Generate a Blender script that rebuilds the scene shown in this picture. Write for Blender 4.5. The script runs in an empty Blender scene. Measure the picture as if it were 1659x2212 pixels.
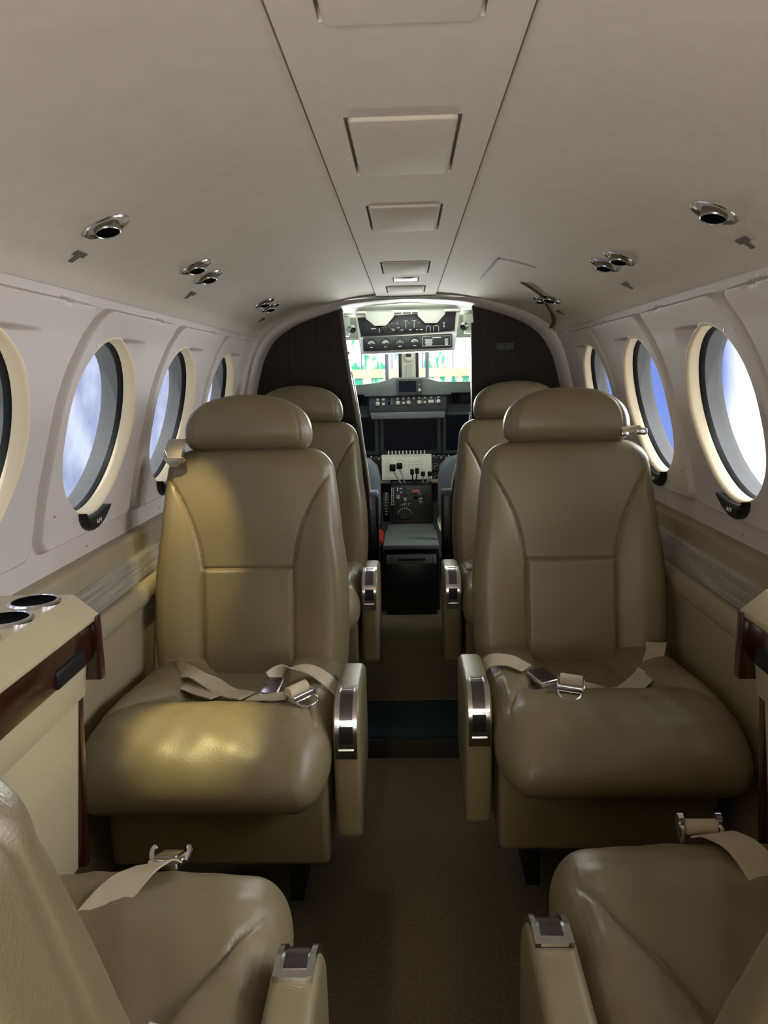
import bpy, bmesh, math, random
import numpy as np
from mathutils import Vector, Matrix
random.seed(7)
SC = bpy.context.scene
COL = SC.collection
R = math.radians

# ------------------------------------------------------------------ helpers
def lin(c):
    return tuple((v/12.92 if v <= .04045 else ((v+.055)/1.055)**2.4) for v in c)
def rgb(r, g, b):
    return lin((r/255, g/255, b/255)) + (1,)

def mat(name, col, rough=.5, metal=0., spec=.5, bump=None, var=0., vscale=8., coat=0., emis=None, kind='noise', stretch=None, croug=.1, sheen=0.):
    m = bpy.data.materials.new(name); m.use_nodes = True
    nt = m.node_tree; b = nt.nodes['Principled BSDF']
    b.inputs['Base Color'].default_value = col
    b.inputs['Roughness'].default_value = rough
    b.inputs['Metallic'].default_value = metal
    b.inputs['Specular IOR Level'].default_value = spec
    b.inputs['Coat Weight'].default_value = coat
    b.inputs['Coat Roughness'].default_value = croug
    b.inputs['Sheen Weight'].default_value = sheen
    tc = nt.nodes.new('ShaderNodeTexCoord'); mp = nt.nodes.new('ShaderNodeMapping')
    nt.links.new(tc.outputs['Object'], mp.inputs['Vector'])
    if stretch: mp.inputs['Scale'].default_value = stretch
    if var > 0:
        n = nt.nodes.new('ShaderNodeTexNoise'); n.inputs['Scale'].default_value = vscale; n.inputs['Detail'].default_value = 5
        nt.links.new(mp.outputs[0], n.inputs['Vector'])
        mr = nt.nodes.new('ShaderNodeMapRange'); mr.inputs['From Min'].default_value = .3; mr.inputs['From Max'].default_value = .7
        mr.inputs['To Min'].default_value = 1-var; mr.inputs['To Max'].default_value = 1+var
        nt.links.new(n.outputs['Fac'], mr.inputs['Value'])
        mx = nt.nodes.new('ShaderNodeVectorMath'); mx.operation = 'SCALE'
        mx.inputs[0].default_value = col[:3]; nt.links.new(mr.outputs[0], mx.inputs['Scale'])
        nt.links.new(mx.outputs[0], b.inputs['Base Color'])
    if bump:
        sc, st = bump
        if kind == 'voro':
            n = nt.nodes.new('ShaderNodeTexVoronoi'); n.inputs['Scale'].default_value = sc; out = n.outputs['Distance']
        else:
            n = nt.nodes.new('ShaderNodeTexNoise'); n.inputs['Scale'].default_value = sc; n.inputs['Detail'].default_value = 3; out = n.outputs['Fac']
        nt.links.new(mp.outputs[0], n.inputs['Vector'])
        bp = nt.nodes.new('ShaderNodeBump'); bp.inputs['Strength'].default_value = st; bp.inputs['Distance'].default_value = .002
        nt.links.new(out, bp.inputs['Height']); nt.links.new(bp.outputs[0], b.inputs['Normal'])
    if emis:
        b.inputs['Emission Color'].default_value = emis[0]; b.inputs['Emission Strength'].default_value = emis[1]
    return m

M = {}
M['leather'] = mat('leather', rgb(122,110,82), .40, spec=.5, bump=(420,.10), kind='voro', var=.06, vscale=5)
M['leather_side'] = mat('leather_side', rgb(160,147,118), .45, bump=(420,.08), kind='voro', var=.05, vscale=5)
M['liner'] = mat('liner', rgb(200,191,177), .85, spec=.2, bump=(900,.08), var=.03, vscale=30)
M['panel'] = mat('panel', rgb(205,196,190), .55, spec=.35, var=.02, vscale=5)
M['reveal'] = mat('reveal', rgb(232,214,180), .5, spec=.3, var=.02, vscale=9)
M['tube'] = mat('tube', rgb(112,112,112), .6, var=.06, vscale=12)
M['pit'] = mat('well_shade', rgb(5,5,5), .9, spec=.05, var=.05, vscale=10)  # near-black puts the shade of a deep cup well into the colour
M['black'] = mat('black_rubber', rgb(16,16,17), .5, spec=.3, var=.1, vscale=30)
M['blackp'] = mat('black_plastic', rgb(22,23,25), .45, spec=.4, var=.08, vscale=40)
M['blackl'] = mat('black_leather', rgb(14,16,22), .32, bump=(200,.15), kind='voro', var=.1, vscale=20)
M['carpet'] = mat('carpet', rgb(97,87,71), .95, spec=.1, bump=(260,.9), var=.22, vscale=140)
M['step'] = mat('step_cover', rgb(30,38,44), .75, spec=.2, bump=(300,.3), var=.1, vscale=60)
M['riser'] = mat('riser', rgb(40,35,28), .9, bump=(260,.5), var=.15, vscale=100)
M['chrome'] = mat('chrome', rgb(222,222,224), .17, metal=1, var=.03, vscale=15)
M['chromed'] = mat('dark_chrome', rgb(120,116,122), .2, metal=1, var=.05, vscale=15)
M['steel'] = mat('brushed_steel', rgb(165,163,158), .28, metal=1, var=.05, vscale=40)
M['wood'] = mat('dark_wood', rgb(36,24,19), .45, spec=.2, var=.55, vscale=9, stretch=(9,9,.35), coat=.03, croug=.25)
M['woodr'] = mat('red_wood', rgb(50,19,10), .22, spec=.5, var=.35, vscale=7, stretch=(8,.5,8), coat=.6)
M['cream'] = mat('cream_laminate', rgb(186,172,138), .38, var=.03, vscale=10)
M['band'] = mat('tan_band', rgb(158,147,120), .5, bump=(300,.05), var=.04, vscale=10)
M['fabric'] = mat('ribbed_fabric', rgb(150,145,132), .8, spec=.25, bump=(60,1.0), var=.3, vscale=22, stretch=(6,.22,6), sheen=.3)
M['belt'] = mat('belt_webbing', rgb(186,172,146), .7, spec=.3, bump=(500,.3), var=.08, vscale=40)
M['white'] = mat('white_plastic', rgb(228,228,216), .45, var=.02, vscale=10)
M['greenwhite'] = mat('pale_cockpit_trim', rgb(200,206,192), .6, var=.03, vscale=8)
M['greyp'] = mat('grey_plastic', rgb(102,108,108), .6, var=.05, vscale=30, bump=(400,.1))
M['greyd'] = mat('dark_grey_plastic', rgb(52,56,60), .55, var=.06, vscale=30)
M['screen'] = mat('screen', rgb(10,13,27), .35, spec=.12, var=.3, vscale=6)
M['paper'] = mat('paper', rgb(233,232,218), .6, var=.02, vscale=20)
M['ink'] = mat('white_ink', rgb(225,226,224), .6, var=.02, vscale=20)
M['greyink'] = mat('grey_ink', rgb(150,152,150), .7, var=.05, vscale=20)
M['key'] = mat('ivory_key', rgb(205,205,190), .4, var=.04, vscale=40)
M['red'] = mat('red_paint', rgb(150,30,18), .35, var=.06, vscale=20)
M['redg'] = mat('red_guard', rgb(210,95,90), .5, var=.05, vscale=30)
M['greyfab'] = mat('grey_seat_cover', rgb(120,128,132), .7, bump=(300,.3), var=.1, vscale=20)
M['tag'] = mat('grey_tag', rgb(92,86,76), .6, var=.06, vscale=30)
M['sill'] = mat('window_tint_trim', rgb(150,160,180), .5, var=.05, vscale=30)
M['glow'] = mat('lamp_lens', rgb(255,240,200), .3, emis=(rgb(255,225,150), 6.), var=.01, vscale=10)

def glass(name, tint, gl=.08):
    m = bpy.data.materials.new(name); m.use_nodes = True; nt = m.node_tree; nt.nodes.clear()
    o = nt.nodes.new('ShaderNodeOutputMaterial'); t = nt.nodes.new('ShaderNodeBsdfTransparent'); t.inputs[0].default_value = tint
    g = nt.nodes.new('ShaderNodeBsdfGlossy'); g.inputs['Roughness'].default_value = .03
    d = nt.nodes.new('ShaderNodeBsdfDiffuse'); d.inputs[0].default_value = (.5,.55,.65,1)
    n = nt.nodes.new('ShaderNodeTexNoise'); n.inputs['Scale'].default_value = 9; n.inputs['Detail'].default_value = 6
    tc = nt.nodes.new('ShaderNodeTexCoord'); nt.links.new(tc.outputs['Object'], n.inputs['Vector'])
    mr = nt.nodes.new('ShaderNodeMapRange'); mr.inputs['From Min'].default_value=.45; mr.inputs['From Max'].default_value=.8; mr.inputs['To Max'].default_value=.16
    nt.links.new(n.outputs['Fac'], mr.inputs['Value'])
    m0 = nt.nodes.new('ShaderNodeMixShader'); nt.links.new(mr.outputs[0], m0.inputs[0])
    nt.links.new(t.outputs[0], m0.inputs[1]); nt.links.new(d.outputs[0], m0.inputs[2])
    mx = nt.nodes.new('ShaderNodeMixShader'); mx.inputs[0].default_value = gl
    nt.links.new(m0.outputs[0], mx.inputs[1]); nt.links.new(g.outputs[0], mx.inputs[2]); nt.links.new(mx.outputs[0], o.inputs[0])
    return m
M['glass'] = glass('cabin_window_glass', (.93,.95,.98,1), .07)
M['wsglass'] = glass('windshield_glass', (.97,.98,.97,1), .03)

def emit_tex(name, build):
    m = bpy.data.materials.new(name); m.use_nodes = True
    build(m.node_tree, m.node_tree.nodes['Principled BSDF']); return m

# ---- bmesh builders
def NB(): return bmesh.new()
def merge(dst, src, Mx=None):
    if Mx is not None: bmesh.ops.transform(src, matrix=Mx, verts=src.verts)
    me = bpy.data.meshes.new('t'); src.to_mesh(me); src.free(); dst.from_mesh(me); bpy.data.meshes.remove(me)
def box(bm, c, s, bev=0, seg=2, Mx=None):
    t = NB(); bmesh.ops.create_cube(t, size=1)
    bmesh.ops.scale(t, vec=Vector(s), verts=t.verts)
    if bev > 0: bmesh.ops.bevel(t, geom=t.edges[:], offset=min(bev, .49*min(s)), segments=seg, profile=.5, affect='EDGES', clamp_overlap=True)
    bmesh.ops.translate(t, vec=Vector(c), verts=t.verts)
    merge(bm, t, Mx); return bm
def frame_from(z, up=Vector((0,0,1))):
    z = z.normalized()
    if abs(z.dot(up)) > .98: up = Vector((0,1,0))
    x = up.cross(z).normalized(); y = z.cross(x)
    return x, y, z
def loftv(bm, rings, close=True, cap=True):
    V = [[bm.verts.new(p) for p in r] for r in rings]; n = len(V[0])
    for a, b in zip(V, V[1:]):
        for i in range(n if close else n-1):
            j = (i+1) % n; bm.faces.new((a[i], a[j], b[j], b[i]))
    if cap and close:
        bm.faces.new(V[0][::-1]); bm.faces.new(V[-1])
    return bm
def cyl(bm, p0, p1, r0, r1=None, seg=24, cap=True):
    p0 = Vector(p0); p1 = Vector(p1); r1 = r0 if r1 is None else r1
    x, y, z = frame_from(p1-p0)
    ring = lambda p, r: [p + x*(r*math.cos(2*math.pi*i/seg)) + y*(r*math.sin(2*math.pi*i/seg)) for i in range(seg)]
    return loftv(bm, [ring(p0, r0), ring(p1, r1)], True, cap)
def lathe(bm, prof, o, d, seg=32, sy=1., up=Vector((0,0,1)), cap=False):
    o = Vector(o); x, y, z = frame_from(Vector(d), up)
    rings = [[o + z*h + x*(r*math.cos(2*math.pi*i/seg)) + y*(r*sy*math.sin(2*math.pi*i/seg)) for i in range(seg)] for r, h in prof]
    return loftv(bm, rings, True, cap)
def catmull(P, k=8):
    P = [Vector(p) for p in P]; Q = [P[0]*2-P[1]] + P + [P[-1]*2-P[-2]]; out = []
    for i in range(1, len(Q)-2):
        a, b, c, d = Q[i-1:i+3]
        for j in range(k):
            t = j/k
            out.append(.5*((2*b)+(c-a)*t+(2*a-5*b+4*c-d)*t*t+(3*b-a-3*c+d)*t**3))
    out.append(P[-1]); return out
def tube(bm, pts, r, seg=10, k=6, smooth=True):
    P = catmull(pts, k) if smooth else [Vector(p) for p in pts]
    rings = []; px = None
    for i, p in enumerate(P):
        t = (P[min(i+1, len(P)-1)] - P[max(i-1, 0)]).normalized()
        if px is None: px, _, _ = frame_from(t)
        px = (px - t*px.dot(t)).normalized(); py = t.cross(px)
        rings.append([p + px*(r*math.cos(2*math.pi*j/seg)) + py*(r*math.sin(2*math.pi*j/seg)) for j in range(seg)])
    return loftv(bm, rings)
def ribbon(bm, pts, wd, w, t=.0025, k=8):
    """flat strap along pts, wd = list of width directions (or one)"""
    P = catmull(pts, k)
    if not isinstance(wd, list): wd = [wd]*len(pts)
    W = catmull(wd, k); rings = []
    for i, p in enumerate(P):
        tg = (P[min(i+1, len(P)-1)] - P[max(i-1, 0)]).normalized()
        a = Vector(W[i]); a = (a - tg*a.dot(tg)).normalized(); n = tg.cross(a).normalized()
        a = a*(w/2); n = n*(t/2)
        rings.append([p-a-n, p+a-n, p+a+n, p-a+n])
    return loftv(bm, rings)
def prism(bm, out, h, Mx=None, bev=0, seg=2):
    """outline in local XY, extruded 0..h in Z"""
    t = NB(); lo = [t.verts.new((x, y, 0)) for x, y in out]; f = t.faces.new(lo)
    r = bmesh.ops.extrude_face_region(t, geom=[f])
    bmesh.ops.translate(t, vec=(0,0,h), verts=[v for v in r['geom'] if isinstance(v, bmesh.types.BMVert)])
    bmesh.ops.recalc_face_normals(t, faces=t.faces)
    if bev > 0:
        es = [e for e in t.edges if len(e.link_faces) == 2 and e.calc_face_angle(0) > .6]
        bmesh.ops.bevel(t, geom=es, offset=bev, segments=seg, profile=.5, affect='EDGES', clamp_overlap=True)
    merge(bm, t, Mx); return bm
def rrect2(w, h, r, k=6):
    out = []
    for cx, cy, a0 in ((w/2-r, h/2-r, 0), (-w/2+r, h/2-r, 90), (-w/2+r, -h/2+r, 180), (w/2-r, -h/2+r, 270)):
        for i in range(k+1):
            a = R(a0+90*i/k); out.append((cx+r*math.cos(a), cy+r*math.sin(a)))
    return out
def basis(o, x, y, z):
    m = Matrix.Identity(4)
    for i, v in enumerate((x, y, z)):
        for j in range(3): m[j][i] = v[j]
    for j in range(3): m[j][3] = o[j]
    return m
XZ = lambda o: basis(o, (1,0,0), (0,0,1), (0,-1,0))     # local XY -> world XZ, extrude towards -y (facing the cabin)
def obj(name, bm, m, parent=None, smooth=True, ang=38, recalc=True):
    if recalc: bmesh.ops.recalc_face_normals(bm, faces=bm.faces)
    me = bpy.data.meshes.new(name); bm.to_mesh(me); bm.free()
    me.materials.append(m)
    if smooth:
        me.shade_smooth(); me.set_sharp_from_angle(angle=R(ang))
    o = bpy.data.objects.new(name, me); COL.objects.link(o)
    if parent: o.parent = parent
    return o
def npobj(name, V, F, m, parent=None, ang=60, flip=False):
    me = bpy.data.meshes.new(name)
    me.from_pydata([tuple(v) for v in V], [], [tuple(f[::-1]) if flip else tuple(f) for f in F]); me.materials.append(m)
    me.shade_smooth(); me.set_sharp_from_angle(angle=R(ang)); me.update()
    o = bpy.data.objects.new(name, me); COL.objects.link(o)
    if parent: o.parent = parent
    return o
def empty(name, loc=(0,0,0), rz=0, parent=None):
    o = bpy.data.objects.new(name, None); COL.objects.link(o); o.location = loc; o.rotation_euler = (0,0,rz); o.empty_display_size = .05
    if parent: o.parent = parent
    return o
def tag(o, label, cat, group=None):
    o['label'] = label; o['category'] = cat
    if group: o['group'] = group
    return o
def struct(o): o['kind'] = 'structure'; return o
def thing(name, label, cat, loc=(0,0,0), rz=0, group=None): return tag(empty(name, loc, rz), label, cat, group)
def sstep(a, b, x):
    t = np.clip((x-a)/(b-a), 0, 1); return t*t*(3-2*t)
def gridF(nu, nv, close=False):
    F = []
    for j in range(nv-1):
        for i in range(nu if close else nu-1):
            k = (i+1) % nu; F.append((j*nu+i, j*nu+k, (j+1)*nu+k, (j+1)*nu+i))
    return F

# ------------------------------------------------------------------ shell profile
PW = np.array([(.713,.74),(.713,.86),(.692,.96),(.664,1.06),(.641,1.16),(.619,1.24),(.595,1.29),(.579,1.32),(.57,1.34)])
def SX(z):
    z = np.asarray(z, float)
    # smooth interpolation of the side wall profile
    zz = np.linspace(.74, 1.335, 300); xx = np.interp(zz, PW[:,1], PW[:,0])
    ker = np.hanning(31); ker /= ker.sum(); xp = np.pad(xx, 15, mode='reflect', reflect_type='odd'); xx = np.convolve(xp, ker, 'valid')
    return np.interp(z, zz, xx)
PC = catmull([(.578,1.312,0),(.552,1.345,0),(.50,1.377,0),(.42,1.411,0),(.31,1.441,0),(.21,1.459,0),(.1195,1.468,0)], 8)
Y0, Y1 = -.9, 3.12

# side wall window bays
SP = .508
CEN = [.599, 1.107, 1.615, 2.123, 2.631]
RY, RZ, ZC = .181, .185, 1.060
_EZ = np.linspace(.7, 1.4, 400)
_EY = np.interp(_EZ, [.7,.84,.95,1.06,1.12,1.18,1.235,1.31,1.4], [-.222,-.220,-.217,-.212,-.202,-.178,-.140,-.082,-.02])
_EY = np.convolve(np.pad(_EY, 20, mode='edge'), np.hanning(41)/np.hanning(41).sum(), 'valid')
def edge(z): return np.interp(z, _EZ, _EY)
def disp(yr, z):
    """height of the moulded panel over the base wall at y relative to a window centre"""
    best = np.zeros_like(yr)
    for off in (-SP, 0, SP):
        w = yr-off-edge(z)
        qx = np.abs(w-.2365)-(.2365-.035); qz = np.abs(z-1.064)-(.232-.035)
        sd = np.hypot(np.maximum(qx,0), np.maximum(qz,0)) + np.minimum(np.maximum(qx,qz),0) - .035
        best = np.maximum(best, .019*sstep(-.005, .006, -sd))
        # soft groove outside the panel edge
        best = np.where(np.abs(sd-.004) < .012, np.minimum(best, best-.003*np.exp(-((sd-.004)/.003)**2)), best)
    # blind slot: recess ahead of the window top
    zt = ZC+RZ-.004
    rr = np.hypot(yr/RY, (z-ZC)/RZ)
    notch = sstep(zt+.004, zt-.003, z)*sstep(.085, .0, zt-z)*sstep(.185, .08, yr)*sstep(-.02, .03, yr)*sstep(.99, 1.02, rr)
    f = sstep(1.10, 1.02, rr)
    best = best*(1-f) + .019*f
    return best - .020*notch
def wall_bay(side, yc):
    na, nr = 520, 84
    y0, y1, z0, z1 = -SP/2, SP/2, .775, 1.322
    per = []
    L = 2*((y1-y0)+(z1-z0))
    # bay border sampled by angle so rays do not cross
    ang = np.linspace(0, 2*np.pi, na, endpoint=False)
    cy, cz = np.cos(ang), np.sin(ang)
    tx = np.where(cy > 0, (y1)/np.maximum(cy,1e-9), (y0)/np.minimum(cy,-1e-9))
    tz = np.where(cz > 0, (z1-ZC)/np.maximum(cz,1e-9), (z0-ZC)/np.minimum(cz,-1e-9))
    t = np.minimum(tx, tz); by, bz = cy*t, cz*t
    # snap the closest rays to the corners
    for qy, qz in ((y0,z0-ZC),(y0,z1-ZC),(y1,z0-ZC),(y1,z1-ZC)):
        i = np.argmin((by-qy)**2+(bz-qz)**2); by[i], bz[i] = qy, qz
    V = []
    for j in range(nr):
        f = j/(nr-1)
        yr = RY*cy*(1-f)+by*f; zz = ZC+RZ*cz*(1-f)+bz*f
        d = disp(yr, zz) if True else 0
        # flatten towards the opening rim
        x = SX(zz)-d
        V += [(side*x[i], yc+yr[i], zz[i]) for i in range(na)]
    return np.array(V), gridF(na, nr, True)
def frame_depth(yr, zz): return SX(zz)-disp(yr, zz)
def join(parts):
    V = []; F = []; o = 0
    for v, f in parts:
        V += [tuple(p) for p in v]; F += [tuple(i+o for i in q) for q in f]; o += len(v)
    return V, F
def wall_plain(side, ya, yb):
    zs = np.linspace(.775, 1.322, 40); ny = max(2, int((yb-ya)/.02)); V = []
    for z in zs:
        for y in np.linspace(ya, yb, ny): V.append((side*float(SX(z)), y, z))
    return V, gridF(ny, len(zs))
for side, nm in ((-1,'left'), (1,'right')):
    parts = [wall_bay(side, c) for c in CEN]
    parts.append(wall_plain(side, Y0, CEN[0]-SP/2)); parts.append(wall_plain(side, CEN[-1]+SP/2, Y1))
    V, F = join(parts)
    w = struct(npobj('wall_'+nm, V, F, M['panel'], ang=50))
    # lower side wall: bands, padded ledge, lower panel
    def band(name, prof, m, ya=Y0, yb=3.36):
        bm = NB(); P = catmull([(x, z, 0) for x, z in prof], 5)
        r = [[(side*p.x, y, p.y) for p in P] for y in (ya, yb)]
        loftv(bm, r, close=False, cap=False); return obj(name, bm, m, w, ang=50)
    band('upper_band', [(.716,.784),(.697,.780),(.688,.772),(.686,.755),(.685,.738),(.684,.730)], M['band'])
    band('fabric_band', [(.684,.731),(.678,.729),(.674,.722),(.672,.70),(.671,.675),(.674,.664),(.68,.660)], M['fabric'])
    band('padded_ledge', [(.684,.662),(.666,.664),(.656,.660),(.649,.648),(.647,.632),(.650,.618),(.656,.611)], M['band'])
    band('lower_panel', [(.656,.612),(.662,.609),(.664,.60),(.666,.50),(.668,.35),(.664,.2),(.655,.08),(.65,-.02)], M['leather_side'])
    bm = NB()
    for c in CEN:
        for dy, dz in ((-.168,1.24),(-.095,1.225),(-.228,.90),(-.175,.90),(.02,.80)):
            z = dz; cyl(bm, (side*(float(SX(z))-.001-(.019 if dy in (-.095,-.175) else 0)), c+dy, z), (side*(float(SX(z))+.004), c+dy, z), .0022, seg=8)
    obj('panel_screws', bm, M['steel'], w)
# windows
wi = 0
for side in (-1, 1):
    for c in CEN:
        wi += 1
        we = struct(empty('window_%d' % wi, (side*.70, c, ZC)))
        na = 120; ang = np.linspace(0, 2*np.pi, na, endpoint=False); cy, cz = np.cos(ang), np.sin(ang)
        def rings(prof):
            V = []
            for rad, dep in prof:
                yr = RY*cy*rad; zz = ZC+RZ*cz*rad
                zs = ZC+RZ*cz; ys = RY*cy
                x = (lambda f: frame_depth(ys, zs)*(1-f) + (.645-.26*(zs-ZC))*f + dep)(float(np.clip(dep/.02,0,1)))
                V += [(side*x[i]-side*.70, yr[i], zz[i]-ZC) for i in range(na)]
            return V, gridF(na, len(prof), True)
        K = 12
        prof = [(1.0, 0)] + [(1-.035*math.sin(a), .010*(1-math.cos(a))) for a in [math.pi/2*k/K for k in range(1, K+1)]] + [(.965,.016),(.967,.024),(.968,.031)]
        V, F = rings(prof); npobj('window_frame', V, F, M['reveal'], we)
        V, F = rings([(.970,.029),(.962,.032),(.956,.037),(.953,.043)]); npobj('gasket', V, F, M['black'], we)
        V, F = rings([(.954,.041),(.952,.052),(.948,.064),(.944,.080)]); npobj('outer_tube', V, F, M['tube'], we)
        bm = NB(); 
        yr = RY*cy*.944; zz = ZC+RZ*cz*.944; x = .645-.26*RZ*cz+.072
        vs = [bm.verts.new((side*x[i]-side*.70, yr[i], zz[i]-ZC)) for i in range(na)]
        cv = bm.verts.new((side*(.645+.080-.70), 0, 0))
        for i in range(na): bm.faces.new((vs[i], vs[(i+1)%na], cv))
        obj('pane', bm, M['glass'], we)
# outer fuselage skin blocks stray light
bm = NB()
prof = [(-.62,-.06),(-.80,.3),(-.86,.7)]
for side in (-1,1):
    pass
# tint knobs under the windows
def knob(side, c, label):
    k = thing('window_tint_knob', label, 'knob', (side*.70, c+.005, .885), group='tint knobs under the cabin windows')
    bm = NB(); out = []; n = 24
    # crescent: upper edge follows the window rim, lower edge bulges
    up = []; lo = []
    for i in range(n+1):
        t = -1+2*i/n; y = .066*t
        zu = ZC - RZ*math.sqrt(1-(y/RY)**2)*1.0 - .002 + .000
        zl = zu - .033*max(0, 1-abs(t)**2.2)**.62 - .001
        up.append((y, zu)); lo.append((y, zl))
    rings = []
    for f, pr in ((0,.0),(.0,.010),(.10,.015),(.3,.019),(.5,.020),(.7,.019),(.9,.014),(1,.009),(1,0)):
        ring = []
        for (y, zu), (_, zl) in zip(up, lo):
            z = zu*(1-f)+zl*f; ring.append((side*(float(SX(z))-.018-pr)-side*.70, y, z-.885))
        rings.append(ring)
    loftv(bm, rings, close=False, cap=False); obj('knob_body', bm, M['blackp'], k)
    # lettering A/V
    bm = NB(); x = float(SX(.852))-.0395
    def stroke(a, b, w=.0016):
        # a,b in (y,z) local
        p = Vector((side*x-side*.70, a[0], a[1])); q = Vector((side*x-side*.70, b[0], b[1]))
        ribbon(bm, [p, q], Vector((0, (q-p).z, -(q-p).y)), w, .001, 2)
    s = -side; zb = -.029; hh = .008
    d = 1 if side < 0 else -1     # reading direction along y as seen from inside
    for a, b in (((-.012,0),(-.009,hh)),((-.009,hh),(-.006,0)),((-.0108,.003),(-.0072,.003)),((-.002,-.001),(.002,hh+.001)),((.006,hh),(.009,0)),((.009,0),(.012,hh))):
        stroke((d*a[0], zb+a[1]), (d*b[0], zb+b[1]))
    obj('lettering', bm, M['ink'], k)
knob(-1, CEN[2], 'black crescent knob lettered A/V under the large left window beside the side table')
knob(-1, CEN[3], 'black crescent knob mostly hidden behind the left seat shoulder')
knob(1, CEN[2], 'black crescent knob lettered A/V under the large sunlit right window')
knob(1, CEN[3], 'black crescent knob beside the shoulder of the right seat, under the blue window')

# ------------------------------------------------------------------ ceiling
ce = struct(empty('ceiling', (0,0,1.4)))
for side, nm in ((-1,'left_headliner'), (1,'right_headliner')):
    bm = NB(); ys = np.linspace(Y0, Y1, 60)
    prof = [(p.x, p.y) for p in PC]
    prof = [(.592,1.326),(.583,1.318)] + prof + [(.1175,1.464),(.1165,1.474)]
    loftv(bm, [[(side*x, y, z-1.4) for x, z in prof] for y in ys], close=False, cap=False)
    obj(nm, bm, M['liner'], ce, ang=35)
# centre strip with rectangular openings
PANELS = [(.28,.742,.0735),(.996,1.267,.0725),(1.483,1.735,.0716),(2.184,2.428,.070),(2.51,2.637,.0415),(2.74,2.955,.0706)]
ZS = 1.461
def strip_mesh():
    bm = NB()
    ycuts = [Y0] + [v for p in PANELS for v in p[:2]] + [Y1]
    hw = .1142
    def quad(x0, x1, y0, y1):
        f = [bm.verts.new(p) for p in ((x0,y0,ZS-1.4),(x1,y0,ZS-1.4),(x1,y1,ZS-1.4),(x0,y1,ZS-1.4))]; bm.faces.new(f)
    for i in range(len(ycuts)-1):
        a, b = ycuts[i], ycuts[i+1]
        if i % 2 == 0: quad(-hw, hw, a, b)
        else:
            w = PANELS[i//2][2]; quad(-hw, -w, a, b); quad(w, hw, a, b)
            for x0, x1, y0, y1 in ((-w,-w,a,b),(w,w,a,b),(-w,w,a,a),(-w,w,b,b)):
                f = [bm.verts.new(p) for p in ((x0,y0,ZS-1.4),(x1,y1,ZS-1.4),(x1,y1,ZS-1.4+.014),(x0,y0,ZS-1.4+.014))]; bm.faces.new(f)
            f = [bm.verts.new(p) for p in ((-w,a,ZS-1.386),(w,a,ZS-1.386),(w,b,ZS-1.386),(-w,b,ZS-1.386))]; bm.faces.new(f)
    for s in (-1,1):
        f = [bm.verts.new(p) for p in ((s*hw,Y0,ZS-1.4),(s*hw,Y1,ZS-1.4),(s*(hw+.001),Y1,ZS-1.382),(s*(hw+.001),Y0,ZS-1.382))]; bm.faces.new(f)
    return bm
bm = NB(); box(bm, (0,(Y0+Y1)/2,.097), (.9,Y1-Y0,.02)); obj('ceiling_leak_cover', bm, M['liner'], ce, smooth=False)  # unseen cover added to stop light leaking through the strip gaps
obj('center_strip', strip_mesh(), M['liner'], ce, smooth=False)
PL = ['raised fabric hatch panel in the ceiling strip, nearest overhead and cut by the top of the photo',
      'large flat fabric panel in the ceiling strip, second one from the camera',
      'medium flat fabric panel halfway along the ceiling strip',
      'small flat fabric panel in the ceiling strip just before the little vent plate', None,
      'small flat fabric panel at the far front end of the ceiling strip']
for (a, b, w), lb in zip(PANELS, PL):
    gp = .0048 if lb else .003
    if lb:
        p = thing('ceiling_panel', lb, 'panel', (0,(a+b)/2,ZS), group='panels along the ceiling strip')
        bm = NB(); big = a < .5
        prism(bm, rrect2(2*(w-gp), b-a-2*gp, .010), .016, Matrix.Translation((0,0,-.0035 if not big else -.007)), bev=.004, seg=3)
        obj('panel_face', bm, M['liner'], p)
    else:
        p = thing('ceiling_vent_plate', 'little rectangular tan vent plate between two panels at the front of the ceiling strip', 'vent', (0,(a+b)/2,ZS))
        bm = NB(); prism(bm, rrect2(2*(w-gp), b-a-2*gp, .004), .012, Matrix.Translation((0,0,.001)), bev=.001); obj('vent_frame', bm, M['tag'], p)
        bm = NB(); prism(bm, rrect2(1.35*(w-gp), b-a-.03, .003), .01, Matrix.Translation((0,0,.0006)), bev=.001); obj('vent_face', bm, M['tag'], p)

def ceil_pt(x):
    xs = np.array([p.x for p in PC])[::-1]; zs = np.array([p.y for p in PC])[::-1]
    z = float(np.interp(abs(x), xs, zs)); z2 = float(np.interp(abs(x)-.01, xs, zs)); z1 = float(np.interp(abs(x)+.01, xs, zs))
    n = Vector((math.copysign(1, x)*(z1-z2), 0, -.02)).normalized()  # pointing into the cabin
    if n.z > 0: n = -n
    return Vector((x, 0, z)), Vector((-math.copysign(abs(n.x), x) if True else 0, 0, n.z))
def air_vent(x, y, label, lamp=False, sc=1., tilt=0., name='air_vent'):
    x *= .985; y *= .975; p, n = ceil_pt(x); p.y = y
    v = thing(name, label, 'air vent' if name == 'air_vent' else 'light', p, group='chrome overhead outlets')
    bm = NB(); s = sc
    # dished flange
    lathe(bm, [(.038*s,.0),(.0385*s,.002),(.037*s,.004),(.031*s,.002),(.026*s,-.003),(.022*s,-.005)], (0,0,0), n, 36, up=Vector((0,1,0)))
    obj('flange', bm, M['chrome'], v)
    bm = NB(); d = (n + Vector((math.copysign(.12,x),-.22,-.2))).normalized()
    lathe(bm, [(.0205*s,-.004),(.0205*s,.008),(.0200*s,.0115),(.0188*s,.013),(.0178*s,.0115)], (0,0,0), d, 32, up=Vector((0,1,0)))
    obj('nozzle', bm, M['steel'], v)
    bm = NB(); lathe(bm, [(.0182*s,.0118),(.0172*s,.0100),(.0005,.0100)], (0,0,0), d, 28, up=Vector((0,1,0)))
    obj('nozzle_mouth', bm, M['pit'], v)
    return v
air_vent(-.472, 1.275, 'large chrome overhead outlet with black mouth, nearest on the left ceiling')
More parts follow.
